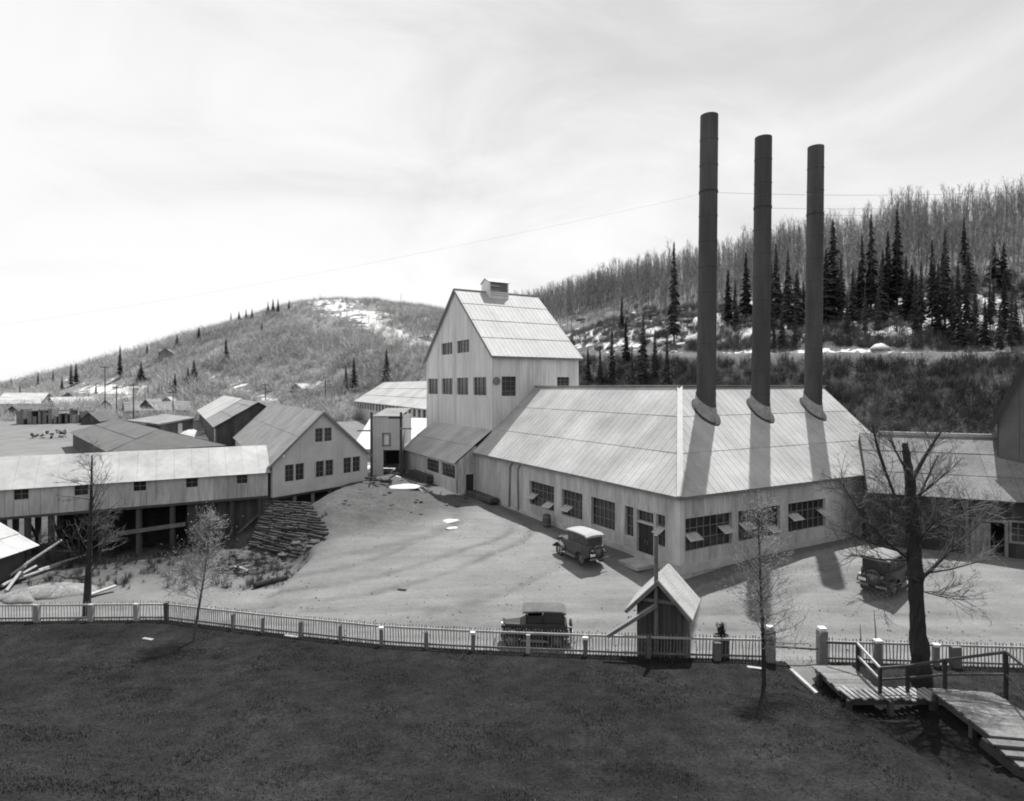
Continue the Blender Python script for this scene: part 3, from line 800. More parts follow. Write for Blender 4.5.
# chimneys
LIFT_A = 4.35
M['flash_zinc'] = mat('dull_zinc', 0.26, 0.7, 0.3, 2.5, piece=0.08, fine=0.15, fscale=9)
def chimney(b_, top, label):
    zb = ZE + SL * LIFT_A; base = bh(LIFT_A, b_, zb)
    t = thing('chimney', label, 'chimney', base, 'steel chimneys on the boiler house')
    r0, r1 = .62, .57; n = 28; rings = []
    hs = [-1.2] + list(np.linspace(1.2, top - zb, 12)); 
    mb = MB()
    for i, h in enumerate(hs):
        r = r0 + (r1 - r0) * max(h, 0) / (top - zb)
        rings.append([base + Vector((r * math.cos(2 * math.pi * k / n) + .011 * max(h, 0), r * math.sin(2 * math.pi * k / n), h)) for k in range(n)])
        if 0 < i < len(hs) - 1:
            r += .018
            rings.append([base + Vector((r * math.cos(2 * math.pi * k / n) + .011 * h, r * math.sin(2 * math.pi * k / n), h + .02)) for k in range(n)])
            rings.append([base + Vector((r * math.cos(2 * math.pi * k / n) + .011 * h, r * math.sin(2 * math.pi * k / n), h + .10)) for k in range(n)])
            r -= .018
            rings.append([base + Vector((r * math.cos(2 * math.pi * k / n) + .011 * h, r * math.sin(2 * math.pi * k / n), h + .12)) for k in range(n)])
    inner = [[base + Vector((r1 * .9 * math.cos(2 * math.pi * k / n) + .011 * h, r1 * .9 * math.sin(2 * math.pi * k / n), h)) for k in range(n)] for h in (top - zb, top - zb - 2)]
    mb.loft(rings + inner, cap=False)
    part('shaft', mb, M['stack'], t, smooth=False)
    # skirt of flashing that follows the roof slope, open collar shape
    mb = MB(); ra = []; rbb = []; rc = []
    for k in range(n):
        an = 2 * math.pi * k / n; c, s_ = math.cos(an), math.sin(an)
        for ring, rr, hh in ((ra, .78, .02), (rbb, .69, .5), (rc, .65, .95)):
            p = base + DL * (rr * c) + DR * (rr * s_); p.z = zb + SL * rr * c + hh * (1.0 if ring is not ra else 1.6)
            ring.append(p)
    mb.loft([ra, rbb, rc], cap=False); part('flashing', mb, M['flash_zinc'], t, smooth=True)
    mb = MB(); rim = []
    for rr, hh in ((.92, .03), (.92, .12), (.76, .12), (.76, .03)):
        ring = []
        for k in range(n):
            an = 2 * math.pi * k / n; c, s_ = math.cos(an), math.sin(an)
            p = base + DL * (rr * c) + DR * (rr * s_); p.z = zb + SL * rr * c + hh; ring.append(p)
        rim.append(ring)
    mb.loft(rim + [rim[0]], cap=False); part('collar', mb, M['black'], t)
    for fh in (.74,):
        mb = MB(); h = (top - zb) * fh
        mb.loft([[base + Vector((rr * math.cos(2 * math.pi * k / n) + .011 * hh, rr * math.sin(2 * math.pi * k / n), hh)) for k in range(n)] for rr, hh in ((.6, h), (.62, h + .01), (.62, h + .08), (.58, h + .09))], cap=False)
        part('guy_band', mb, M['black'], t)
    return base, top
CH = [chimney(6.69, 27.85, 'leftmost and tallest looking of the three tall dark steel chimneys'),
      chimney(12.05, 27.5, 'middle one of the three tall dark steel chimneys on the roof'),
      chimney(17.95, 28.0, 'rightmost of the three tall dark steel chimneys on the roof')]
for i, (base, top) in enumerate(CH):
    h = base.z + (top - base.z) * .74 + .06
    tgt = Vector((base.x + 62, base.y + 24, 33.0)); mb = MB(); N_ = 16
    prev = None
    for k in range(N_ + 1):
        f = k / N_; p = Vector((base.x, base.y, h)).lerp(tgt, f); p.z -= 2.2 * 4 * f * (1 - f) * .5
        if prev: mb.tube(prev, p, .012, .012, 3, cap=False)
        prev = p
    o = link('guy_wire', mb.mesh('guy_wire', M['wire']))
    tag(o, ('thin guy wire from the left chimney', 'thin guy wire from the middle chimney', 'thin guy wire from the right chimney')[i] + ' across the sky to the hillside', 'wire', 'guy wires of the chimneys')

# ------------------------------------------------------------------ tower building and its lean-to
TB0, TB1, TA0, TA1 = 1.7, 11.3, 25.1, 41.5
TZE, TZR = 13.15, 20.1
tower = thing('tower_building', 'tall pale board tower with steep bright metal roof and a roof ventilator', 'building', bh(TA0, TB0, 0))
TM = (TA0 + TA1) / 2; THW = (TA1 - TA0) / 2; TS = (TZR - TZE) / THW
# gable front: u from far end to near corner
OT = bh(TA1, TB0, 0); TW = TA1 - TA0
def ta(px):
    P = bh(TA1, TB0); return along((P.x, P.y), (-DL.x, -DL.y), px)
tw = [(ta(428.6), ta(438.5)), (ta(442.3), ta(453.3)), (ta(457.3), ta(469)), (ta(473.8), ta(487))]
th_ = [(a, b, 9.2, 10.95) for a, b in tw] + [(ta(441.8), ta(453), 13.45, 14.75), (ta(457.3), ta(470), 13.45, 14.75)]
panels('wall_board', tower, OT, -DL, UP, [(0, .2), (TW, .2), (TW, TZE), (TW / 2, TZR - .05), (0, TZE)], .93, M['wall_pale'], holes=th_, th=.05, gap=.02, jitter=.02)
for a, b, c, d in th_: window(tower, OT, -DL, a, b, c, d, 3 if c < 12 else 4, 4 if c < 12 else 3, depth=.14, proud=.07, fw=.10, frame_m=M['wall_pale'], bar_m=M['muntin'])
OS = bh(TA0, TB0 + .052, 0); TD = TB1 - TB0
def tb(px):
    P = bh(TA0, TB0 + .052); return along((P.x, P.y), (DR.x, DR.y), px)
sh = [(tb(501.2), tb(516), 9.15, 11.0), (tb(556.5), tb(569.5), 9.6, 11.0)]
panels('wall_board', tower, OS, DR, UP, [(0, .2), (TD - .05, .2), (TD - .05, TZE), (0, TZE)], .93, M['wall_pale'], holes=sh, th=.05, gap=.02, jitter=.02)
for a, b, c, d in sh: window(tower, OS, DR, a, b, c, d, 3, 4, depth=.14, proud=.07, fw=.10, frame_m=M['wall_pale'])
mb = MB()
for k in range(1, 54):
    u = TW * k / 54; zt = TZE + (TZR - TZE) * (1 - abs(u - TW / 2) / (TW / 2)) - .3
    if any(a - .15 < u < b + .15 for a, b, _, _ in th_): continue
    mb.box((u, (5.8 + zt) / 2, .072), .05, zt - 5.8, .03)
part('batten', mb, M['wall_pale'], tower, frame(OT, -DL, UP), kind='stuff')
mb = MB()
for k in range(1, 32):
    u = TD * k / 32
    if any(a - .15 < u < b + .15 for a, b, _, _ in sh): continue
    mb.box((u, (5 + TZE) / 2, .072), .05, TZE - 5.1, .03)
part('batten', mb, M['wall_pale'], tower, frame(OS, DR, UP), kind='stuff')
mb = MB().box((0, 0, (TZE + 1) / 2), .22, .22, TZE - 1.02, DR, DL, UP); part('corner_board', mb, M['wall_house'], tower, Matrix.Translation(bh(TA0 + .06, TB0 + .06, 0)))
part('wall_vent', MB().tube((0, 0, 0), (0, 0, .1), .38, .38, 14), M['mid_wood'], tower, frame(OS, DR, UP) @ Matrix.Translation((tb(496), 10.55, .07)))
slab('back_wall', tower, [bh(TA1, TB1, .2), bh(TA0, TB1, .2), bh(TA0, TB1, TZE), bh(TM, TB1, TZR - .05), bh(TA1, TB1, TZE)], M['wall_pale'])
slab('back_wall', tower, [bh(TA1, TB0 + .1, .2), bh(TA1, TB1, .2), bh(TA1, TB1, TZE), bh(TA1, TB0 + .1, TZE)], M['wall_pale'])
ov = .42; VT = (DL + UP * TS).normalized(); KT = math.hypot(1, TS)
panels('roof_sheet', tower, bh(TA0 - ov, TB0 - .3, TZE - ov * TS), DR, VT, [(0, 0), (TD + .6, 0), (TD + .6, (THW + ov) * KT), (0, (THW + ov) * KT)], 1.02, M['roof_bright'],
       dv=2.9, lap=.16, lift=.04, th=.02, rib=.51, ribh=.02, gap=.008, jitter=.006)
VT2 = (-DL + UP * TS).normalized()
panels('roof_sheet', tower, bh(TA1 + ov, TB1 + .3, TZE - ov * TS), -DR, VT2, [(0, 0), (TD + .6, 0), (TD + .6, (THW + ov) * KT), (0, (THW + ov) * KT)], 3.4, M['roof_bright'], dv=5.8, th=.03, gap=.01)
mb = MB(); mb.bar(bh(TM, TB0 - .3, TZR + .06), bh(TM, TB1 + .3, TZR + .06), .3, .07); part('ridge_cap', mb, M['roof_bright'], tower)
mb = MB()
for s_, aa in ((1, TA0 - ov), (-1, TA1 + ov)):
    mb.bar(bh(aa, TB0 - .3, TZE - ov * TS - .05), bh(TM, TB0 - .3, TZR - .05), .06, .2)
part('barge_board', mb, M['mid_wood'], tower)
mb = MB().bar(bh(TA0 - ov + .04, TB0 - .3, TZE - ov * TS - .09), bh(TA0 - ov + .04, TB1 + .3, TZE - ov * TS - .09), .05, .16); part('fascia', mb, M['mid_wood'], tower)
# ventilator on the ridge
tm = TB0 + 4.55; cw, cl, ch = .95, 1.15, 1.0; vc = bh(TM, tm, TZR)
mb = MB()
for s_ in (-1, 1):
    mb.box(vc + DR * (cl - .06) * s_ + UP * .0, .12, cw * 2 - .02, ch * 2, DR, DL, UP)
mb.box(vc - UP * .45, cl * 2 - .25, cw * 2 - .1, .9, DR, DL, UP)
v = part('ventilator', mb, M['wall_pale'], tower)
mb = MB()
for k in range(6):
    for s_ in (-1, 1):
        mb.box(vc + DL * s_ * (cw - .08) + UP * (-.35 + k * .22), cl * 2 - .26, .14, .03, DR, (DL + UP * s_ * -.8).normalized(), (UP + DL * s_ * .8).normalized())
part('louvre', mb, M['mid_wood'], v)
mb = MB()
for s_ in (-1, 1):
    mb.add([vc + DR * (cl + .1) * e + p for e in (-1, 1) for p in (UP * 1.5, DL * s_ * (cw + .12) + UP * 1.0, UP * 1.45, DL * s_ * (cw + .12) + UP * .95)],
           [(0, 1, 5, 4), (2, 6, 7, 3), (0, 4, 6, 2), (1, 3, 7, 5), (0, 2, 3, 1), (4, 5, 7, 6)])
part('ventilator_roof', mb, M['roof_bright'], v)
mb = MB()
for e in (-1, 1):
    p = vc + DR * (cl - .02) * e
    mb.add([p + DL * cw + UP * .98, p - DL * cw + UP * .98, p + UP * 1.44], [(0, 1, 2)])
part('ventilator_gable', mb, M['wall_pale'], v)
# lean-to in front of the tower
LB, LZ = -1.9, 3.35; LA1 = 39.3
lean = thing('lean_to', 'low lean-to with grey sloping roof in front of the tower', 'building', bh(TA0, LB, 0))
ls = (6.1 - LZ) / (TB0 - LB); VLn = (DR + UP * ls).normalized(); KLn = math.hypot(1, ls); lov = .25
panels('roof_sheet', lean, bh(LA1 + .3, LB - lov, LZ - lov * ls), -DL, VLn, [(0, 0), (LA1 + .3 - TA0 - .02, 0), (LA1 + .3 - TA0 - .02, (TB0 - LB + lov) * KLn - .06), (0, (TB0 - LB + lov) * KLn - .06)], 1.22, M['roof'], dv=2.4, lap=.1, lift=.04, th=.02, rib=.61, gap=.015, jitter=.01)
OLn = bh(LA1, LB, 0); LWd = LA1 - TA0
def ln(px):
    P = bh(LA1, LB); return along((P.x, P.y), (-DL.x, -DL.y), px)
lh = [(ln(426.8), ln(439.6), 1.75, 3.0), (ln(441.8), ln(456), 1.75, 3.0)]
panels('wall_board', lean, OLn, -DL, UP, [(0, 0), (LWd, 0), (LWd, LZ - .03), (0, LZ - .03)], .81, M['wall'], holes=lh, th=.05, gap=.015, jitter=.012)
for a, b, c, d in lh: window(lean, OLn, -DL, a, b, c, d, 4, 3, depth=.12, proud=.07, fw=.1, frame_m=M['wall_house'])
OSd = bh(TA0, LB + .052, 0)
def sd(px):
    P = bh(TA0, LB + .052); return along((P.x, P.y), (DR.x, DR.y), px)
sw_ = -LB - .06
d0, d1 = sd(465.2), min(sd(473.8), sw_ - .1)
panels('wall_board', lean, OSd, DR, UP, [(0, 0), (sw_, 0), (sw_, LZ + sw_ * ls - .06), (0, LZ - .03)], .6, M['wall'], holes=[(d0, d1, 0, 2.15)], th=.05, gap=.015)
mb = MB().box(((d0 + d1) / 2, 1.3, -.1), d1 - d0, 1.75, .06); part('door', mb, M['black'], lean, frame(OSd, DR, UP))
mb = MB()
mb.box((d0, 1.3, .03), .08, 1.8, .1); mb.box((d1, 1.3, .03), .08, 1.8, .1); mb.box(((d0 + d1) / 2, 2.2, .03), d1 - d0 + .16, .09, .1); part('door_frame', mb, M['trim'], lean, frame(OSd, DR, UP))
slab('end_wall', lean, [bh(LA1 - .02, LB, 0), bh(LA1 - .02, LB, LZ), bh(LA1 - .02, TB0, 6.0), bh(LA1 - .02, TB0, 0)], M['wall'])

# ------------------------------------------------------------------ generic gabled building
def gable(t, A, e1, w, e2, L_, z0, ze, zr, wall_m, roof_m, bw=.6, rs=(1.2, 2.4), ov=.3, front_holes=(), side_holes=(), rib=None, gap=.015, lift=.04, wname='wall_board', zfloor=None, rname='roof_sheet', fine_back=False):
    """A: front-left corner, e1 along the front, e2 backwards; ridge runs along e2 over the middle of the front"""
    A = Vector((A[0], A[1], 0)); e1 = Vector(e1).normalized(); e2 = Vector(e2).normalized(); zf = z0 if zfloor is None else zfloor
    h = w / 2
    panels(wname, t, A, e1, UP, [(0, zf), (w, zf), (w, ze), (h, zr - .03), (0, ze)], bw, wall_m, holes=front_holes, th=.05, gap=gap, jitter=.012)
    # side walls
    panels(wname, t, A + e2 * L_, -e2, UP, [(0, zf), (L_ - .06, zf), (L_ - .06, ze), (0, ze)], bw, wall_m, holes=side_holes, th=.05, gap=gap, jitter=.012)
    B = A + e1 * w
    slab('side_wall', t, [B + UP * zf, B + e2 * L_ + UP * zf, B + e2 * L_ + UP * ze, B + UP * ze], wall_m)
    Q = A + e2 * L_
    slab('back_wall', t, [Q + e1 * w + UP * zf, Q + UP * zf, Q + UP * ze, Q + e1 * h + UP * (zr - .03), Q + e1 * w + UP * ze], wall_m)
    s = (zr - ze) / h; 
    for side in (0, 1):
        E = e1 if side == 0 else -e1
        P = (A if side == 0 else B) - E * ov
        n = e2 - e1 * 0
        Vv = (E * 1.0 + UP * s)
        Uu = e2
        # skewed roofs: v measured square to the ridge
        perp = E - Uu * E.dot(Uu); pl = perp.length
        rise = (h + ov) * s; run = (h + ov) * pl; Vl = math.hypot(run, rise); Vn = (perp.normalized() * run + UP * rise) / Vl
        shift = (h + ov) * E.dot(Uu)
        base = P + UP * (ze - ov * s)
        poly = [(-ov, 0), (L_ + ov, 0), (L_ + ov + shift, Vl), (-ov + shift, Vl)]
        if side == 0: 
            Uu2 = -Uu; poly = [(-p[0], p[1]) for p in poly][::-1]
        else: Uu2 = Uu; 
        F = frame(base, Uu2, Vn)
        if F.col[2][2] < 0: pass
        seen = True
        panels(rname, t, base, Uu2, Vn, poly, rs[0], roof_m, dv=rs[1], th=.03, lap=.08, lift=lift, gap=gap, rib=rib, jitter=.008)
    return h

# gabled house at the left of the gate, standing on posts above the bank
house_front = Vector((5.3, 7.6, 0)).normalized(); HWD = 9.27
house = thing('gabled_house', 'pale gabled building with paired windows beside the covered gallery', 'building', (-18, 45, 1.7))
def hf(px): return along((-18.0, 45.0), (house_front.x, house_front.y), px)
hw = [(hf(284), hf(304.3), 2.66, 4.1), (hf(315), hf(333.5), 2.66, 4.1), (hf(342.6), hf(360.3), 2.66, 4.1), (hf(314.2), hf(332), 5.5, 6.75)]
gable(house, (-18, 45), house_front, HWD, DL, 30, 1.7, 4.25, 7.97, M['wall_house'], M['roof_old'], bw=1.2, rs=(1.5, 3.2), ov=.35, front_holes=hw, gap=.008, lift=.015, zfloor=1.7)
for a, b, c, d in hw:
    mid = (a + b) / 2
    for x0, x1 in ((a + .03, mid - .05), (mid + .05, b - .03)):
        window(house, (-18, 45, 0), house_front, x0, x1, c + .06, d - .06, 2, 3, depth=.1, proud=.06, fw=.09, frame_m=M['wall_house'], bar=.03)
mb = MB()
A3 = Vector((-18, 45, 0))
mb.bar(A3 - house_front * .35 - DL * .35 + UP * (4.25 - .35 * .80), A3 + house_front * HWD / 2 - DL * .35 + UP * 7.95, .06, .18)
mb.bar(A3 + house_front * (HWD + .35) - DL * .35 + UP * (4.25 - .35 * .80), A3 + house_front * HWD / 2 - DL * .35 + UP * 7.95, .06, .18)
part('barge_board', mb, M['mid_wood'], house)
for k in range(6):
    p = A3 + house_front * (.3 + k * 1.7) + DL * .3; g0 = gz(p.x, p.y)
    if 1.68 - (g0 - .3) > .25: part('post', MB().box((0, 0, 0), .22, .22, 1.68 - g0 + .4), M['mid_wood'], house, Matrix.Translation((p.x, p.y, (1.68 + g0 - .4) / 2)))
mb = MB(); mb.bar(A3 + UP * 1.6 + DL * .2, A3 + house_front * HWD + UP * 1.6 + DL * .2, .2, .18); part('floor_beam', mb, M['dark_wood'], house)
part('lamp', MB().ball((0, 0, 0), .12, .12, .14, 8, 5), M['white'], house, Matrix.Translation(A3 + house_front * .9 - DL * .3 + UP * 4.75), smooth=True)

# covered gallery on trestles
gal = thing('covered_gallery', 'long enclosed gallery with whitish roof raised on dark trestle posts', 'walkway', (-18.3, 44.9, 1.9))
GA = Vector((-18.25, 44.85, 0)); GL = 27.0; GW = 4.0
far = GA - DR * GL
gx = [along((GA.x, GA.y), (-DR.x, -DR.y), p) for p in (21.5, 81.5, 140, 192, 242)]
gh = [(GL - x - .38, GL - x + .38, 2.92, 3.62) for x in gx]
panels('wall_board', gal, far, DR, UP, [(0, 1.9), (GL, 1.9), (GL, 3.85), (0, 3.85)], .9, M['wall'], holes=gh, th=.05, gap=.014, jitter=.012)
for a, b, c, d in gh: window(gal, far, DR, a, b, c, d, 2, 2, depth=.1, proud=.06, fw=.07, frame_m=M['trim'])
gs = 1.62 / 2; Vg = (DL + UP * gs).normalized(); Kg = math.hypot(1, gs)
panels('roof_sheet', gal, far - DL * .3 + UP * (3.85 - .3 * gs), DR, Vg, [(0, 0), (GL + .15, 0), (GL + .15, 2.3 * Kg), (0, 2.3 * Kg)], 1.1, M['roof_gallery'], lift=.01, th=.02, gap=.008, jitter=.008)
slab('roof_slope', gal, [far + DL * 2 + UP * 5.47, GA + DL * 2 + UP * 5.47, GA + DL * 4.3 + UP * 3.6, far + DL * 4.3 + UP * 3.6], M['roof_gallery'])
slab('back_wall', gal, [GA + DL * 4 + UP * 1.9, far + DL * 4 + UP * 1.9, far + DL * 4 + UP * 3.8, GA + DL * 4 + UP * 3.8], M['wall'])
for P_, s_ in ((GA, 1), (far, -1)):
    pts = [P_ + UP * 1.9, P_ + DL * 4 + UP * 1.9, P_ + DL * 4 + UP * 3.8, P_ + DL * 2 + UP * 5.4, P_ + UP * 3.8]
    slab('end_wall', gal, pts if s_ > 0 else pts[::-1], M['wall'])
slab('floor', gal, [far + UP * 1.9, GA + UP * 1.9, GA + DL * 4 + UP * 1.9, far + DL * 4 + UP * 1.9], M['dark_wood'], th=.18)
for k, x in enumerate([.5, 2.4, 4.3, 6.2, 8.2, 10.2, 13.0, 14.2, 15.4, 19, 20.2, 24]):
    for off in (.25, 3.6):
        p = GA - DR * x + DL * off; g0 = gz(p.x, p.y) - .4
        part('trestle_post', MB().box((0, 0, 0), .26, .26, 1.72 - g0), M['dark_wood'], gal, Matrix.Translation((p.x, p.y, (1.72 + g0) / 2)))
    a = GA - DR * x + DL * .25; b = GA - DR * x + DL * 3.6
    part('trestle_brace', MB().bar(a + UP * 1.5, b + UP * (gz(b.x, b.y) + .3), .12, .16), M['dark_wood'], gal)
mb = MB(); mb.bar(GA - DR * 5.4 + DL * .1 + UP * .35, GA - DR * 9.3 + DL * .1 + UP * .15, .16, .26); part('beam', mb, M['mid_wood'], gal)
B_ = GA - DR * 13.2 + DL * 3.95
panels('void_backing_board', gal, B_, DR, UP, [(0, -2.2), (13, -2.2), (13, 1.9), (0, 1.9)], .3, M['store_wall'], th=.04, gap=.0, jitter=.03)  # boarding added to darken the see-through void under the gallery
# dark room below the gallery
lower = thing('board_shed', 'dark board room closed in below the gallery', 'shed', GA - DR * 3 + DL * .6)
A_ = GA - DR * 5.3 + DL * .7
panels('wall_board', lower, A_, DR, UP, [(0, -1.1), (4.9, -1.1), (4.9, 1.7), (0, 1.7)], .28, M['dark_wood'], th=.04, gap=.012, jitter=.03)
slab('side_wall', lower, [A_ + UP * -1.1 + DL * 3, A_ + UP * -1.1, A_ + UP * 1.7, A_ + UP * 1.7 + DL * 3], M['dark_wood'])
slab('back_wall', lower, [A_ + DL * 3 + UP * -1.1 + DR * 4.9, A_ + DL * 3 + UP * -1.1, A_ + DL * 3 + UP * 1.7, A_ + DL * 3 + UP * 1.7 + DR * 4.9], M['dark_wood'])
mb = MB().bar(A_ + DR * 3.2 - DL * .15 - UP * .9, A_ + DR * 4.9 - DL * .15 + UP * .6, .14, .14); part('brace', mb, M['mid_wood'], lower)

# log crib retaining wall under the house corner
crib = thing('log_crib_wall', 'dark retaining wall of stacked logs under the pale gabled building', 'retaining wall', (-16, 43, -.5))
lg = {}
def crib_log(a, b, r_=.10):
    d = b - a; key = round(d.length, 1)
    if key not in lg: lg[key] = MB().tube((0, 0, 0), (key, 0, 0), r_, r_ * .9, 7).mesh('log', M['log_dark'])
    X = d.normalized(); Y = UP.cross(X).normalized(); Z = X.cross(Y); Wm = Matrix.Identity(4)
    for q_, ax in enumerate((X, Y, Z)):
        for r2 in range(3): Wm[r2][q_] = ax[r2]
    Wm.translation = a; link('log', lg[key], crib, Wm)
M['log_dark'] = mat('old_log', 0.05, 0.95, 0.4, 2.0, piece=0.45, fine=0.2, fscale=8)
for r_ in range(21):
    f = r_ / 20
    a = Vector((-18.3, 41.9, -1.0)).lerp(Vector((-18.2, 44.5, 1.5)), f)
    b = Vector((-13.7, 38.7, -1.0)).lerp(Vector((-12.1, 39.9, .3)), f / .5) if f < .5 else Vector((-12.1, 39.9, .3)).lerp(Vector((-14.6, 43.7, 1.5)), (f - .5) / .5)
    n_ = 4 if r_ % 2 else 5
    for k in range(n_):
        o1 = Vector((rnd.uniform(-.06, .06), rnd.uniform(-.12, .05), rnd.uniform(-.05, .06))); o2 = Vector((rnd.uniform(-.06, .06), rnd.uniform(-.12, .05), rnd.uniform(-.05, .06)))
        crib_log(a.lerp(b, k / n_) + o1, a.lerp(b, (k + .96) / n_) + o2)

# ------------------------------------------------------------------ right-hand buildings
RD = Vector((-.908, .419, 0)).normalized(); RB = Vector((-RD.y, RD.x, 0)) * -1; RB = Vector((.419, .908, 0)).normalized()
RP = at(1010, 502.3, 3.3)                 # a point on the eave
RLEFT = along((RP.x, RP.y), (RD.x, RD.y), 868)
RA = RP + RD * RLEFT; RA.z = 0             # eave corner, left end
RLEN = RLEFT + 9
store = thing('store_shed', 'low shed with broad grey roof and dark front behind the big bare tree', 'building', RA)
run = 5.0; rz_ = 6.75; rs_ = (rz_ - 3.3) / run; Vs = (RB + UP * rs_).normalized(); Ks = math.hypot(1, rs_)
panels('roof_sheet', store, RA + UP * 3.3, -RD, Vs, [(0, 0), (RLEN, 0), (RLEN, run * Ks), (0, run * Ks)], 1.3, M['roof_store'], dv=2.1, lap=.1, lift=.03, th=.02, gap=.015, jitter=.012)
slab('roof_slope', store, [RA + RB * run + UP * rz_, RA + RB * run - RD * RLEN + UP * rz_, RA + RB * run * 2 - RD * RLEN + UP * 3.3, RA + RB * run * 2 + UP * 3.3], M['roof_old'])
part('ridge_cap', MB().bar(RA + RB * run + UP * (rz_ + .05) - RD * 1.1, RA + RB * run - RD * RLEN + UP * (rz_ + .05), .4, .22), M['roof_gallery'], store)
WA = RA + RB * .45                          # wall line
def sr(px): return along((WA.x, WA.y), (-RD.x, -RD.y), px)
sdoor = (sr(972.5), sr(1006), -.1, 2.0); swin = (sr(1011), sr(1026), .95, 2.1)
panels('wall_board', store, WA, -RD, UP, [(0, -.4), (RLEN, -.4), (RLEN, 3.55), (0, 3.55)], .5, M['store_wall'], holes=[sdoor, swin], th=.05, gap=.012, jitter=.02)
Fs = frame(WA, -RD, UP); dw = sdoor[1] - sdoor[0]
mb = MB(); mb.box((sdoor[0], 1.0, .06), .16, 2.1, .12); mb.box((sdoor[1], 1.0, .06), .16, 2.1, .12); mb.box((sdoor[0] + dw / 2, 2.08, .06), dw + .16, .16, .12)
part('door_frame', mb, M['trim_dim'] if 'trim_dim' in M else M['mid_wood'], store, Fs)
for k in range(5):
    part('door_board', MB().box((0, 0, 0), dw * .54 / 5 - .01, 1.98, .05), M['mid_wood'], store, Fs @ Matrix.Translation((sdoor[0] + dw * .54 * (k + .5) / 5, .95, .03)))
window(store, WA, -RD, swin[0], swin[1], swin[2], swin[3], 2, 3, depth=.1, proud=.07, fw=.12, frame_m=M['mid_wood'])
part('porch_post', MB().box((sr(966), 1.5, .16), .14, 3.3, .14), M['mid_wood'], store, Fs)
slab('back_wall', store, [WA + RB * .9 * run + UP * -.4 - RD * RLEN, WA + RB * .9 * run + UP * -.4, WA + RB * .9 * run + UP * 6, WA + RB * .9 * run + UP * 6 - RD * RLEN], M['dark_wood'])
slab('end_wall', store, [RA + RB * .4 + UP * -.4, RA + RB * .4 + UP * 3.4, RA + RB * run + UP * 6.6, RA + RB * (2 * run - .4) + UP * 3.4, RA + RB * (2 * run - .4) + UP * -.4], M['dark_wood'])
M['shingle'] = mat('dark_weathered_boards', 0.12, 0.9, 0.2, 1.0, piece=0.15)
# taller gabled wing at the right edge
wing = thing('gabled_wing', 'dark shingled gable rising above the low shed roof at right edge', 'building', (31, 38, 3))
wA = Vector((31.35, 38.6, 0))                # left corner nearest us
wb = Vector((.655, .756, 0)).normalized(); wg = Vector((wb.y, -wb.x, 0))
gable(wing, wA - wb * 1.2, wg, 5.0, wb, 9.0, 3.0, 8.3, 14.3, M['shingle'], M['roof_dim'], bw=1.0, rs=(1.4, 1.4), ov=.4)
mb = MB(); P_ = wA - wb * 1.62
mb.bar(P_ - wg * .42 + UP * (8.3 - 1.0), P_ + wg * 2.5 + UP * 14.3, .07, .3); mb.bar(P_ + wg * 5.42 + UP * (8.3 - 1.0), P_ + wg * 2.5 + UP * 14.3, .07, .3)
part('barge_board', mb, M['black'], wing)

# ------------------------------------------------------------------ gate between the house and the lean-to
gate = thing('timber_gateway', 'tall timber gate posts with crossbeam over a dark opening beside the lean-to', 'gate', (-12, 62, .8))
gy_ = 62.0
def gp(px, Y=gy_): return (px - CX) / FPX * Y
for px in (371.5, 401):
    part('gate_post', MB().box((0, 0, 0), .22, .22, 7.0), M['dark_wood'], gate, Matrix.Translation((gp(px), gy_, .6 + 3.3)))
part('crossbeam', MB().box((0, 0, 0), gp(403) - gp(389), .16, .2), M['black'], gate, Matrix.Translation(((gp(403) + gp(389)) / 2, gy_ - .25, zat(417.5, gy_))))
part('crossarm', MB().box((0, 0, 0), gp(372) - gp(358), .14, .16), M['mid_wood'], gate, Matrix.Translation(((gp(372) + gp(358)) / 2, gy_ - .25, zat(430.5, gy_))))
part('crossarm', MB().box((0, 0, 0), gp(412) - gp(400), .14, .16), M['mid_wood'], gate, Matrix.Translation(((gp(412) + gp(400)) / 2, gy_ - .25, zat(428.5, gy_))))
# portal building behind the posts
portal = thing('portal_shed', 'grey boarded portal with a small arched opening above its dark doorway', 'shed', (-13, 63, .8))
px0, px1 = 372.6, 400; pw = gp(px1, 63) - gp(px0, 63)
o0, o1 = gp(383, 63) - gp(px0, 63), gp(399.6, 63) - gp(px0, 63)
w0, w1 = gp(383.5, 63) - gp(px0, 63), gp(389.5, 63) - gp(px0, 63)
panels('wall_board', portal, (gp(px0, 63), 63, 0), (1, 0, 0), UP, [(0, .4), (pw, .4), (pw, zat(416, 63)), (0, zat(416, 63))], .35, M['wall_house'],
       holes=[(o0, o1, .4, zat(450, 63)), (w0, w1, zat(445, 63), zat(434, 63))], th=.05, gap=.012, jitter=.02)
window(portal, (gp(px0, 63), 63, 0), (1, 0, 0), w0, w1, zat(445, 63), zat(434, 63), 1, 1, depth=.08, proud=.1, fw=.16, frame_m=M['mid_wood'], glass=M['white'])
slab('roof_slope', portal, [(gp(px0, 63), 62.8, zat(416, 63)), (gp(px1, 63), 62.8, zat(416, 63)), (gp(px1, 63), 70, zat(416, 63) + .6), (gp(px0, 63), 70, zat(416, 63) + .6)], M['roof_old'])
for xx in (gp(px0, 63), gp(px1, 63)):
    slab('side_wall', portal, [(xx, 63.1, .4), (xx, 70, .4), (xx, 70, zat(416, 63)), (xx, 63.1, zat(416, 63))], M['wall'])
slab('back_wall', portal, [(gp(px1, 63), 70, .4), (gp(px0, 63), 70, .4), (gp(px0, 63), 70, 6.6), (gp(px1, 63), 70, 6.6)], M['dark_wood'])
shed2 = thing('white_roof_shed', 'shed with smooth whitish roof seen through both sides of the gateway', 'shed', (-14, 72, 2))
x0_, x1_ = gp(352, 71.5), gp(426, 71.5)
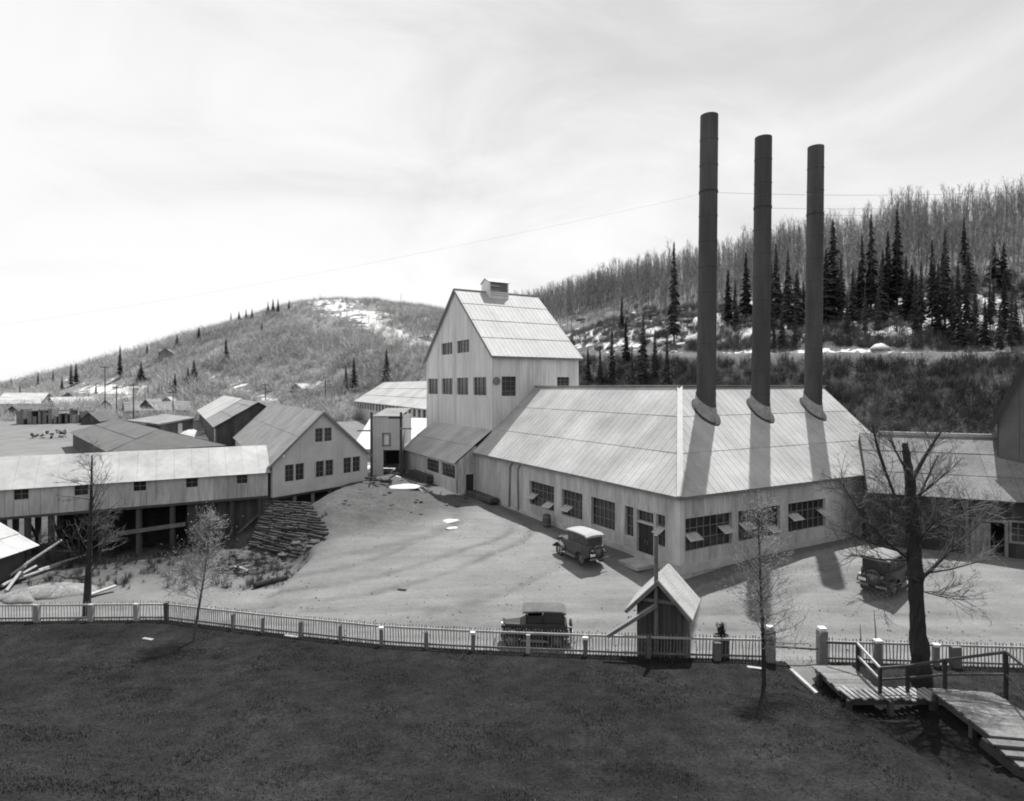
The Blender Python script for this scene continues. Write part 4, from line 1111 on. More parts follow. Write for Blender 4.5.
panels('roof_sheet', shed2, (x0_, 71.2, 2.6), (1, 0, 0), (0, 9.5, 3.2), [(0, 0), (x1_ - x0_, 0), (x1_ - x0_, 10), (0, 10)], 3.0, M['roof_white'], th=.04, gap=.01)
for P0, P1 in (((x0_, 71.6), (x1_, 71.6)), ((x1_, 71.6), (x1_, 80)), ((x1_, 80), (x0_, 80)), ((x0_, 80), (x0_, 71.6))):
    slab('wall', shed2, [(P0[0], P0[1], .5), (P1[0], P1[1], .5), (P1[0], P1[1], 2.6 + (P1[1] - 71.2) * .337 - .05), (P0[0], P0[1], 2.6 + (P0[1] - 71.2) * .337 - .05)], M['wall'])
# long mill shed behind
mill = thing('mill_shed', 'long pale roofed shed with a row of windows behind the gateway', 'building', (-11, 80, 2))
ma = Vector((-9.5, 79, 0)); md = Vector((-23.3, 49, 0)).normalized(); mp_ = Vector((md.y, -md.x, 0)); ML = 56
gable_len = ML
fs = md
mw = []
k = 1.0
while k < ML - 2:
    mw.append((ML - k - 1.5, ML - k, 5.55, 6.75)); k += 2.5
panels('wall_board', mill, ma + md * ML, -md, UP, [(0, 1), (ML, 1), (ML, 7.2), (0, 7.2)], 2.4, M['wall'], holes=mw, th=.05, gap=.02)
for a, b, c, d in mw: window(mill, ma + md * ML, -md, a, b, c, d, 2, 2, depth=.12, proud=.06, fw=.1, frame_m=M['trim'])
ms = 3.8 / 6.0; Vm = (mp_ + UP * ms).normalized()
panels('roof_sheet', mill, ma + md * (ML + .4) - mp_ * .5 + UP * (7.2 - .5 * ms), -md, Vm, [(0, 0), (ML + .8, 0), (ML + .8, 6.5 * math.hypot(1, ms)), (0, 6.5 * math.hypot(1, ms))], 3.2, M['roof'], dv=2.6, lap=.1, lift=.05, gap=.02)
slab('roof_slope', mill, [ma + mp_ * 6 + UP * 11, ma + mp_ * 6 + md * ML + UP * 11, ma + mp_ * 12 + md * ML + UP * 7, ma + mp_ * 12 + UP * 7][::-1], M['roof'])
for P_ in (ma, ma + md * ML):
    slab('end_wall', mill, [P_ + UP, P_ + UP * 7.2, P_ + mp_ * 6 + UP * 10.9, P_ + mp_ * 12 + UP * 7, P_ + mp_ * 12 + UP], M['wall'])

# ------------------------------------------------------------------ village at the left
barn = thing('barn', 'dark barn with grey roof sloping left beyond the gallery', 'barn', (-36, 73, 1))
bA = Vector((-35.6, 72.6, 0))
gable(barn, bA, DR, 9.0, DL, 58, .8, 5.4, 8.1, M['dark_wood'], M['roof_old'], bw=.9, rs=(2.4, 2.4), ov=.5)
F = frame(bA + DL * 58, -DL, UP)
q0 = bA - DR * .55 + UP * (5.4 - .55 * .6 + .12); q1 = bA + DR * 4.5 + UP * 8.24
slab('roof_patch', barn, [q0 + DL * 58.6, q0 + DL * 19, q1 + DL * 19, q1 + DL * 58.6], M['roof'], th=.03)
mb = MB().box((53.5, 2.9, .08), 2.4, 3.6, .07); part('barn_door', mb, M['wall_house'], barn, F)
mb = MB().box((49.8, 2.7, .08), 1.6, 3.3, .06); part('barn_door', mb, M['black'], barn, F)
low = thing('low_shed', 'low dark shed with pale door joined to the barn corner', 'shed', (-50, 86, 1.5))
sA = at(156, 442, 1.8); sA.z = 0; sB = at(193, 437, 1.9); e = (Vector((sB.x, sB.y, 0)) - sA); lw_ = e.length; e.normalize(); e_b = Vector((-e.y, e.x, 0))
panels('wall_board', low, sA, e, UP, [(0, 1.2), (lw_, 1.2), (lw_, 5.0), (0, 4.4)], .8, M['dark_wood'], th=.05, jitter=.03)
slab('roof_slope', low, [sA + UP * 4.5 - e_b * .4, sA + e * lw_ + UP * 5.1 - e_b * .4, sA + e * lw_ + UP * 5.6 + e_b * 5, sA + UP * 5.0 + e_b * 5], M['roof_old'], th=.25)
slab('side_wall', low, [sA + UP * 1.2 + e_b * 5, sA + UP * 1.2, sA + UP * 4.4, sA + UP * 4.4 + e_b * 5], M['dark_wood'])
part('shed_door', MB().box((lw_ * .62, 2.9, .08), .9, 2.8, .06), M['wall_house'], low, frame(sA, e, UP))

bigroof = thing('long_roof_shed', 'broad low shed with plain grey roof beyond the left gallery', 'shed', (-45, 66, 2))
E1 = Vector((-39.5, 58.5, 0)); E0 = Vector((-62.0, 84.0, 0)); ed = (E1 - E0); EL = ed.length; ed.normalize(); ep = Vector((-ed.y, ed.x, 0))
if ep.x < 0: ep = -ep
gable_v = (ep + UP * .34).normalized()
panels('roof_sheet', bigroof, E0 + UP * 3.6, ed, gable_v, [(0, 0), (EL, 0), (EL - 4.5, 5.6), (1.5, 5.6)], 2.6, M['roof_dim'], dv=3.0, lap=.1, lift=.05, th=.03, gap=.02)
zt_ = 3.6 + 5.6 * gable_v.z; R0 = E0 + ep * 5.6 * math.hypot(gable_v.x, gable_v.y)
H0 = R0 + ed * (EL - 4.5)
slab('roof_slope', bigroof, [R0 + UP * zt_, H0 + UP * zt_, E0 + ed * EL + ep * 11 + UP * 3.6, E0 + ep * 11 + UP * 3.6][::-1], M['roof_dim'])
slab('roof_hip', bigroof, [E0 + ed * EL + UP * 3.6, E0 + ed * EL + ep * 11 + UP * 3.6, H0 + UP * zt_], M['roof_dim'])
slab('end_wall', bigroof, [E0 + ed * (EL - .4) + ep * .5 + UP * .3, E0 + ed * (EL - .4) + ep * 10.5 + UP * .3, E0 + ed * (EL - .4) + ep * 10.5 + UP * 3.6, E0 + ed * (EL - .4) + ep * .5 + UP * 3.6], M['dark_wood'])
slab('end_wall', bigroof, [E0 + ep * 10.5 + UP * .3, E0 + ep * .5 + UP * .3, E0 + ep * .5 + UP * 3.6, R0 + UP * (zt_ - .1), E0 + ep * 10.5 + UP * 3.6], M['dark_wood'])
panels('wall_board', bigroof, E0 + ep * .5, ed, UP, [(0, .3), (EL, .3), (EL, 3.75), (0, 3.75)], .8, M['dark_wood'], th=.05, jitter=.03)

def small_house(name, label, px0, px1, ybase, yeave, ytop, rot, wall_m, roof_m, depthL, win=True, cat='house'):
    zb = None; c = hit((px0 + px1) / 2, ybase); Y = c.y; z0 = c.z
    wd = (px1 - px0) / FPX * Y / max(.5, math.cos(rot)); ze = zat(yeave, Y); zr = zat(ytop, Y)
    e1 = Vector((math.cos(rot), math.sin(rot), 0)); e2 = Vector((-math.sin(rot), math.cos(rot), 0))
    A = Vector((c.x, c.y, 0)) - e1 * wd / 2
    t = thing(name, label, cat, (c.x, c.y, z0))
    gable(t, A, e1, wd, e2, depthL, z0 - 1.5, ze, zr, wall_m, roof_m, bw=max(.8, wd / 8), rs=(max(1.5, depthL / 4), 3), ov=.35)
    if win:
        zc = z0 + (ze - z0) * .5
        for f in (.3, .7):
            window(t, A, e1, wd * f - .4, wd * f + .4, zc - .5, zc + .5, 2, 2, depth=.0, proud=.12, fw=.1)
        part('door', MB().box((wd * .5, z0 + .9, .06), .9, 2.0, .06), M['black'], t, frame(A, e1, UP))
    return t
small_house('cottage', 'small dark gabled cottage among poles left of the barn', 137, 155, 417, 411, 399.5, .25, M['dark_wood'], M['roof_old'], 9)
small_house('cottage', 'low grey roofed cottage beside the dark gabled cottage', 117, 133, 417, 410, 402, -.9, M['mid_wood'], M['roof_old'], 12)
small_house('tool_shed', 'tiny dark gabled shed in front of the long grey roof', 134.5, 152, 449, 443.5, 435.5, .1, M['dark_wood'], M['dark_wood'], 2.2, win=False, cat='shed')
small_house('cabin', 'pale roofed cabin at the left edge below the far hill', -12, 23, 408, 403, 393, -1.1, M['mid_wood'], M['roof_gallery'], 9)
small_house('cabin', 'snowy roofed cabin high on the right hillside between chimneys', 771, 791, 318, 301.5, 293.5, .3, M['dark_wood'], M['snow'], 7)
small_house('cabin', 'small pale cabin near the crest of the left hill', 160, 172, 360, 353, 348.5, .4, M['mid_wood'], M['roof_gallery'], 8, win=False)
small_house('stable', 'low dark gabled stable behind the long grey roof', 82, 97, 425, 420, 412.5, .2, M['dark_wood'], M['roof_dim'], 8, win=False, cat='shed')
for i, (a, b, yb, ye, yt, rot, wm, rm, dl, lab) in enumerate((
    (24, 38, 404, 400, 394, .3, 'mid_wood', 'roof_old', 9, 'cottage with grey roof right of the pale cabin at the left'), (44, 58, 407, 403, 397, -.5, 'dark_wood', 'roof_gallery', 10, 'cottage with pale roof above the coal bins'),
    (62, 74, 402, 398, 392.5, .5, 'mid_wood', 'roof_dim', 9, 'small dark roofed cottage above the right end of the bins'), (84, 96, 404, 400, 394, -.7, 'wall_house', 'roof_old', 9, 'pale walled cottage below the snowy strips'),
    (160, 174, 409, 404, 397, .4, 'mid_wood', 'roof_gallery', 10, 'pale roofed cottage between the barn and the gabled cottage'), (6, 20, 417, 412, 406, .1, 'dark_wood', 'roof_dim', 8, 'dark shed at the left end of the coal bins'),
    (100, 112, 410, 406, 400, .2, 'dark_wood', 'roof_old', 8, 'narrow dark cottage left of the low grey roofed cottage'), (290, 303, 392, 388, 383.5, -.4, 'mid_wood', 'roof_gallery', 9, 'lone cottage on the slope above the gabled building'))):
    small_house('cottage', lab, a, b, yb, ye, yt, rot, M[wm], M[rm], dl, win=(i % 2 == 0))
# row of coal bins
bins = thing('coal_bins', 'row of low dark timber bins across the left valley floor', 'bins', hit(45, 424))
bp = hit(18, 425); bq = hit(86, 423); e = Vector((bq.x - bp.x, bq.y - bp.y, 0)); bl = e.length; e.normalize(); eb = Vector((-e.y, e.x, 0))
for k in range(14):
    p = Vector((bp.x, bp.y, 0)) + e * bl * (k + rnd.uniform(-.25, .25)) / 13; z = gz(p.x, p.y); h_ = rnd.uniform(1.6, 3.2)
    part('bin_wall', MB().box(p + eb * 1.5 + UP * (z + h_ / 2 - .2), rnd.uniform(.3, .8), rnd.uniform(2, 3.4), h_, e, eb, UP), M['mid_wood'], bins)
P_ = Vector((bp.x, bp.y, 0))
for k in range(5):
    zz = gz(P_.x, P_.y); h_ = rnd.uniform(1.6, 2.9)
    part('bin_back', MB().box(P_ + e * bl * (k + .5) / 5 + eb * rnd.uniform(2.8, 3.4) + UP * (zz + h_ / 2 - .2), bl / 5 - .1, .3, h_, e, eb, UP), M['dark_wood'], bins)
    if k in (1, 3): part('bin_roof', MB().box(P_ + e * bl * (k + .5) / 5 + eb * 1.6 + UP * (zz + 2.6), bl / 5 + .3, 3.6, .18, (e + UP * .06).normalized(), eb, UP), M['mid_wood'], bins)

# hut at the lower left edge
hutc = Vector((-30.3, 32.0, gz(-28.0, 32.0)))
hut = thing('hut', 'dark hut with pale roof at the left edge below the gallery', 'hut', hutc)
gable(hut, (hutc.x - 2.6, hutc.y, 0), (1, 0, 0), 4.2, (0, 1, 0), 3.4, hutc.z - .3, .75, 2.0, M['dark_wood'], M['roof_gallery'], bw=.3, rs=(1.2, 1.4), ov=.45)

# ------------------------------------------------------------------ utility poles and wires
def pole(px, ytop, ybase, label, arms=1, r=.11):
    b = hit(px, ybase); h = (ybase - ytop) / FPX * b.y
    t = thing('utility_pole', label, 'pole', b, 'utility poles of the valley')
    part('shaft', MB().tube(b - UP * .4, b + UP * h, r * 1.25, r * .8, 7), M['dark_wood'], t)
    for k in range(arms):
        part('crossarm', MB().box(b + UP * (h - .35 - k * .7), 1.9, .12, .14), M['dark_wood'], t)
    return b + UP * h
tops = [pole(105, 366, 412, 'tall slender pole at the foot of the left hill slope'),
        pole(116.5, 386, 414, 'short pole just right of the tall slender pole'),
        pole(133.5, 384, 424, 'pole standing directly left of the dark gabled cottage', 2),
        pole(148, 387, 400, 'pole behind the ridge of the dark gabled cottage', 0),
        pole(173, 391, 418, 'pole behind the low dark shed near barn', 1),
        pole(265.5, 384, 400, 'pole above the roof end of the barn', 1),
        pole(325.5, 380, 404, 'pole rising behind the roof of the gabled building', 2),
        pole(320, 288, 300, 'lone pole on the left hill skyline', 0),
        pole(401, 284, 299, 'lone pole on the hill skyline beside the tower', 0)]
def wire(p, q, sag, label, r=.02):
    mb = MB(); prev = None
    for k in range(21):
        f = k / 20; x = p.lerp(q, f); x.z -= sag * 4 * f * (1 - f)
        if prev: mb.tube(prev, x, r, r, 3, cap=False)
        prev = x
    tag(link('overhead_wire', mb.mesh('overhead_wire', M['wire'])), label, 'wire', 'overhead wires')
wire(CH[0][0] + Vector((0, 0, (CH[0][1] - CH[0][0].z) * .74)), Vector((-60, 62, 15.5)), .8, 'long guy wire slanting from the left chimney down to the far left', .004)
wire(tops[2], tops[6], 1.5, 'overhead wire between poles above the barn roof')
wire(tops[0], tops[2], .6, 'short overhead wire between poles left of the cottage')

# ------------------------------------------------------------------ fences along the lawn
pk_m = {}
def fence(name, label, x0, x1, posts, rail_m, post_m, group=None, ph=.86, rail_top=True, spacing=.115, pw=.028):
    t = thing(name, label, 'fence', fence_pt((x0 + x1) / 2), group)
    n = max(2, int((x1 - x0) / 1.2)); top = MB(); bot = MB()
    for k in range(n):
        a = fence_pt(x0 + (x1 - x0) * k / n); b = fence_pt(x0 + (x1 - x0) * (k + 1) / n)
        top.bar(a + UP * (ph - .12) + Vector((0, -.05, 0)), b + UP * (ph - .12) + Vector((0, -.05, 0)), .045, .075)
        bot.bar(a + UP * .16 + Vector((0, -.05, 0)), b + UP * .16 + Vector((0, -.05, 0)), .04, .07)
    part('top_rail', top, rail_m, t); part('bottom_rail', bot, M['mid_wood'], t)
    pk = MB(); x = x0
    while x < x1:
        p = fence_pt(x); h = ph + rnd.uniform(-.03, .03)
        tl = rnd.gauss(0, .035); h *= rnd.choice((1, 1, 1, 1, 1, .93, .8)) if rnd.random() < .3 else 1
        if rnd.random() > .035: pk.box(p + UP * (h / 2 - .02), pw * rnd.uniform(.8, 1.25), .02, h + .04, (1, 0, -tl), (0, 1, 0), (tl, 0, 1))
        x += spacing * rnd.uniform(.92, 1.08)
    part('picket', pk, M['picket'], t, kind='stuff')
    for i, (px, wd, hh, m, cap) in enumerate(posts):
        p = fence_pt(px); 
        po = part('post', MB().box((0, 0, 0), wd, wd * .8, hh + .3), M[m], t, Matrix.Translation(p + Vector((0, -.12, hh / 2 - .15))) @ Matrix.Rotation(rnd.uniform(-.03, .03), 4, 'Y'))
        if cap: part('post_cap', MB().box((0, 0, 0), wd + .05, wd * .8 + .05, .09), M['white'], po, Matrix.Translation(p + Vector((0, -.12, hh + .045))))
    return t
M['picket'] = mat('weathered_picket', 0.20, 0.9, 0.25, 3.0, piece=0.0, fine=0.3, fscale=9)
def fx(px, py=650):
    xs = np.linspace(-24, 18, 400); ys = np.interp(xs, FX, FY); return float(np.interp(px, CX + FPX * xs / ys, xs))
fence('wire_fence', 'low fence with thick pale posts along the far left lawn edge', -25.5, fx(168), [(fx(p), .23, .8, 'pale_wood', False) for p in (39, 93)] + [(fx(138), .2, .8, 'pale_wood', False), (fx(168), .16, .85, 'dark_wood', False)], M['trim'], 'pale_wood', spacing=.13, pw=.02)
fence('picket_fence', 'long low picket fence along the lawn from left posts to gate', fx(169), fx(775), [(fx(p), .13, .66, 'trim_w', p in (382, 473)) for p in (234, 264, 302, 341, 382, 427, 473)] + [(fx(528), .17, .8, 'white', False), (fx(585), .15, .7, 'mid_wood', True), (fx(648), .14, .8, 'mid_wood', False), (fx(716), .22, .7, 'mid_wood', False)], M['rail'], 'pale_wood') if False else None
M['trim_w'] = mat('pale_post', 0.19, 0.85, 0.15, 3.0, piece=0.1)
M['rail'] = mat('pale_rail', 0.36, 0.85, 0.15, 2.0, piece=0.05)
fence('picket_fence', 'long low picket fence along the lawn from left posts to gate', fx(169), fx(773), [(fx(p), .13, .66, 'trim_w', p in (382, 473)) for p in (234, 264, 302, 341, 382, 427, 473)] + [(fx(528), .15, .72, 'trim', False), (fx(585), .15, .62, 'mid_wood', True), (fx(648), .14, .8, 'mid_wood', False), (fx(716), .24, .66, 'mid_wood', False)], M['rail'], 'pale_wood')
fence('picket_fence', 'short picket fence right of the gate behind the big tree', fx(826), 26, [(fx(876), .2, .8, 'trim_w', True), (fx(934), .16, .72, 'trim_w', True), (fx(953), .3, .75, 'mid_wood', False)], M['rail'], 'pale_wood')
for px, lab in ((770, 'left gate post with white cap beside the slim sapling'), (822, 'right gate post with white cap beside the boardwalk')):
    p = fence_pt(fx(px)); t = thing('gate_post', lab, 'post', p, 'gate posts')
    part('shaft', MB().box((0, 0, 0), .29, .29, 1.4), M['trim_w'], t, Matrix.Translation(p + UP * .42))
    part('cap', MB().box((0, 0, 0), .24, .24, .12), M['white'], t, Matrix.Translation(p + UP * 1.17))
mb = MB(); a = fence_pt(fx(774)); b = fence_pt(fx(819)); mb.tube(a + UP * .5, b + UP * .44, .035, .035, 7)
tag(link('barrier_pole', mb.mesh('barrier_pole', M['black'])), 'thin dark pole barring the gap between the gate posts', 'barrier')
# hitching post box with sprig of shrub
p = fence_pt(fx(725)) + Vector((0, .35, 0)); t = thing('planter', 'dark tub with a tuft of shrub just behind the picket fence', 'planter', p)
rings = []
for h, r_ in ((-.4, .26), (.0, .27), (.55, .29), (.72, .31), (.72, .24), (.66, .22)):
    rings.append([p + Vector((r_ * math.cos(2 * math.pi * k / 10), r_ * math.sin(2 * math.pi * k / 10), h)) for k in range(10)])
part('tub', MB().loft(rings), M['dark_wood'], t)
mb = MB()
for k in range(46):
    a = rnd.uniform(0, 6.28); l = rnd.uniform(.25, .55); tlt = rnd.uniform(.05, .55)
    e_ = p + UP * .66 + Vector((math.cos(a) * tlt * l, math.sin(a) * tlt * l, l)); mb.tube(p + UP * .6 + Vector((rnd.uniform(-.12, .12), rnd.uniform(-.12, .12), 0)), e_, .016, .004, 3)
    for j in range(5):
        f = rnd.uniform(.3, 1); q = (p + UP * .6).lerp(e_, f); d = Vector((rnd.uniform(-1, 1), rnd.uniform(-1, 1), rnd.uniform(-.3, 1))).normalized() * .08
        s2 = d.cross(UP).normalized() * .03; mb.add([q, q + d * .6 + s2, q + d * 1.2, q + d * .6 - s2], [(0, 1, 2, 3)])
part('shrub', mb, M['needle'], t)

# ------------------------------------------------------------------ booth with its pole
booth = thing('sentry_booth', 'narrow dark gabled booth standing behind the picket fence', 'shed', (5.4, 22.6, 0))
br = R(-24); e1 = Vector((math.cos(br), math.sin(br), 0)); e2 = Vector((-math.sin(br), math.cos(br), 0))
bw_ = 1.62; bA = Vector((4.70, 22.45, 0))
panels('wall_board', booth, bA, e1, UP, [(0, -1.5), (bw_, -1.5), (bw_, 1.95), (bw_ / 2, 2.78), (0, 1.95)], .18, M['booth_wood'] if 'booth_wood' in M else M['dark_wood'], th=.03, gap=.01, jitter=.012)
panels('wall_board', booth, bA + e1 * bw_, e2, UP, [(0, -1.5), (1.7, -1.5), (1.7, 1.95), (0, 1.95)], .18, M['dark_wood'], th=.03, gap=.01, jitter=.012)
panels('wall_board', booth, bA + e2 * 1.7, -e2, UP, [(0, -1.5), (1.66, -1.5), (1.66, 1.95), (0, 1.95)], .18, M['dark_wood'], th=.03, gap=.01, jitter=.012)
slab('back_wall', booth, [bA + e2 * 1.7 + e1 * bw_ - UP * .8, bA + e2 * 1.7 - UP * .8, bA + e2 * 1.7 + UP * 1.95, bA + e2 * 1.7 + e1 * bw_ / 2 + UP * 2.78, bA + e2 * 1.7 + e1 * bw_ + UP * 1.95], M['dark_wood'])
sB_ = (2.85 - 2.0) / (bw_ / 2)
for sgn, m_ in ((1, 'roof_booth'), (-1, 'roof_booth')):
    if 'roof_booth' not in M: M['roof_booth'] = mat('board_roof', 0.33, 0.85, 0.15, 2.0, piece=0.08, fine=0.2, fscale=14)
    ridge = bA + e1 * bw_ / 2 - e2 * .28 + UP * 2.92; half = bw_ / 2 + .38
    V_ = (-e1 * sgn * -1 * -1) if False else None
    dn = (e1 * sgn - UP * sB_).normalized(); ln_ = half * math.hypot(1, sB_)
    base = ridge + dn * ln_
    panels('roof_board', booth, base if sgn < 0 else base + e2 * 2.3, e2 * (-1 if sgn > 0 else 1) * -1 * -1 if sgn > 0 else -e2 * -1, -dn, [(0, 0), (2.3, 0), (2.3, ln_), (0, ln_)], .29, M[m_], th=.035, gap=.012, jitter=.01) if False else None
    U_ = e2 if sgn > 0 else -e2
    O_ = base if sgn > 0 else base + e2 * 2.3
    panels('roof_board', booth, O_, U_, -dn, [(0, 0), (2.3, 0), (2.3, ln_), (0, ln_)], .29, M[m_], th=.035, gap=.012, jitter=.01)
    part('barge_board', MB().bar(ridge - UP * .05 - e2 * .02, base - UP * .05 - e2 * .02, .05, .13), M['mid_wood'], booth)
part('tie_beam', MB().bar(bA - e2 * .06 + UP * 2.12 + e1 * .1, bA - e2 * .06 + UP * 2.12 + e1 * (bw_ - .1), .06, .12), M['mid_wood'], booth)
pp = Vector(((656.5 - CX) / FPX * 22.0, 22.0, .1))
up_ = thing('service_pole', 'slim wooden pole with a slanting brace in front of the booth', 'pole', pp)
part('shaft', MB().tube(pp - UP * .3, Vector((pp.x - .02, pp.y, zat(535, 22.0))), .085, .075, 8), M['mid_wood'], up_)
part('brace', MB().bar(Vector((pp.x - .02, pp.y - .1, zat(605, 21.9))), Vector(((607 - CX) / FPX * 21.7, 21.75, zat(637, 21.7))), .13, .13), M['mid_wood'], up_)

# ------------------------------------------------------------------ boardwalk
walk = thing('boardwalk', 'plank boardwalk bridging the ditch from the gate to the right', 'boardwalk', (11, 19.5, .4))
def planks(P, U, Wd, n, length, wdth, gap, zslope=0.0, m='plank', th=.05, skew=0.0, jit=.02):
    """cross planks: laid one after another along U, each lying along Wd"""
    me = {}
    for k in range(n):
        j = rnd.choice((0, 1, 2)); key = (j, length)
        if key not in me: me[key] = MB().box((0, 0, 0), length + j * .05, wdth, th).mesh('plank', M[m])
        c = P + U * ((k + .5) * (wdth + gap)) + UP * (zslope * (k + .5) * (wdth + gap)) + Wd * rnd.uniform(-jit, jit)
        X = Wd.normalized(); Y = (U + UP * zslope).normalized(); Z = X.cross(Y)
        if Z.z < 0: Z = -Z; 
        Wm = Matrix.Identity(4)
        for r_ in range(3): Wm[r_][0] = X[r_]; Wm[r_][1] = Y[r_]; Wm[r_][2] = Z[r_]
        Wm.translation = c + UP * rnd.uniform(0, .015)
        link('plank', me[key], walk, Wm)
M['slat'] = mat('worn_slat', 0.26, 0.9, 0.25, 2.5, piece=0.25, fine=0.2, fscale=18)
planks(Vector((11.05, 20.75, .34)), Vector((-.02, -1, 0)), Vector((1, 0, 0)), 7, 1.25, .235, .012)
planks(Vector((10.4, 18.85, .36)), Vector((1, .0, 0)), Vector((-.2, 1, 0)).normalized(), 16, .66, .11, .07, m='slat', jit=.09)
planks(Vector((13.98, 18.72, .52)), Vector((-.16, -1, 0)).normalized(), Vector((1, -.16, 0)).normalized(), 13, 1.8, .235, .012, zslope=.10, jit=.05)
mb = MB()
for (a, b) in (((10.5, 20.7, .25), (10.48, 19.1, .25)), ((11.6, 20.7, .25), (11.55, 19.1, .25)), ((10.45, 18.66, .23), (13.1, 18.66, .25)), ((10.45, 19.02, .23), (13.2, 19.02, .25)),
               ((13.16, 18.7, .4), (12.70, 15.6, .71)), ((14.8, 18.5, .4), (14.35, 15.5, .71))):
    mb.bar(a, b, .09, .2)
part('stringer', mb, M['dark_wood'], walk)
for (x, y, zt) in ((10.45, 18.6, .3), (11.7, 18.55, .3), (13.0, 18.55, .35), (13.05, 18.5, .45), (12.9, 16.8, .6), (14.7, 17.6, .5), (10.4, 20.3, .3)):
    g0 = lz(x, y) - .3; part('support_post', MB().box((x, y, (zt + g0) / 2), .14, .14, zt - g0), M['dark_wood'], walk)
steps = thing('wooden_steps', 'short flight of wooden steps going down from the near end of boardwalk', 'steps', (12.6, 14.4, .8))
for k in range(7):
    z = .82 - k * .10; y = 15.35 - k * .29; x = 13.35 + k * .10
    part('tread', MB().box((x, y, z), 2.0, .27, .05, (1, -.16, 0), (.16, 1, 0)), M['plank'], steps)
    part('riser', MB().box((x, y - .13, z - .075), 1.9, .03, .09, (1, -.16, 0), (.16, 1, 0)), M['dark_wood'], steps)
for s_ in (-.98, .98):
    part('stringer', MB().bar((13.3 + s_, 15.6 - .16 * s_, .70), (14.0 + s_, 13.4 - .16 * s_, .0), .08, .24), M['dark_wood'], steps)

railing = thing('handrail', 'thin dark handrail with posts along the far side of the boardwalk', 'railing', (13, 19, .5))
rp = {'a': at(820, 673, .45), 'b': at(857.5, 668, .45), 'c': at(880, 691, .45), 'd': at(907.5, 690, .45), 'e': at(945, 689, .5), 'f': at(1006, 697, .62), 'g': at(1032, 733, .75)}
hts = {'b': 668 - 643.5, 'c': 691 - 668, 'd': 690 - 666, 'e': 689 - 660, 'f': 697 - 652, 'g': 733 - 672}
tp = {}
for k, p in rp.items():
    if k == 'a': continue
    h = hts[k] / FPX * p.y; tp[k] = p + UP * h
    part('post', MB().bar(p - UP * .35, tp[k], .085, .085, up=(0, 1, 0)), M['black'], railing)
tp['a'] = at(829, 651, 1.0) if False else Vector((rp['b'].x - .75, rp['b'].y + .6, rp['b'].z + .62))
for a, b in (('a', 'b'), ('b', 'c'), ('c', 'd'), ('d', 'e'), ('e', 'f'), ('f', 'g')):
    m_ = 'trim' if a == 'b' else 'dark_wood'
    part('top_rail', MB().bar(tp[a], tp[b], .055, .075), M[m_], railing)
    if a != 'a': part('mid_rail', MB().bar(tp[a].lerp(rp[a], .5), tp[b].lerp(rp[b], .5), .045, .06), M[m_], railing)
# sticks leaning near the right fence
for i, (x0, y0, x1, y1, lab) in enumerate(((874, 610, 882, 650, 'taller bare stick leaning behind the right picket fence'), (860, 624, 866, 650, 'shorter bare stick leaning behind the right picket fence'))):
    b = fence_pt(fx(x1)) + Vector((0, .3, -.2)); Yb = b.y
    tpt = Vector(((x0 - CX) / FPX * Yb, Yb, zat(y0, Yb)))
    mb = MB().tube(b, b.lerp(tpt, .6) + Vector((.02, 0, 0)), .03, .022, 5); mb.tube(b.lerp(tpt, .6) + Vector((.02, 0, 0)), tpt, .022, .008, 5)
    tag(link('stick', mb.mesh('stick', M['bark'])), lab, 'stick', 'sticks by the right fence')

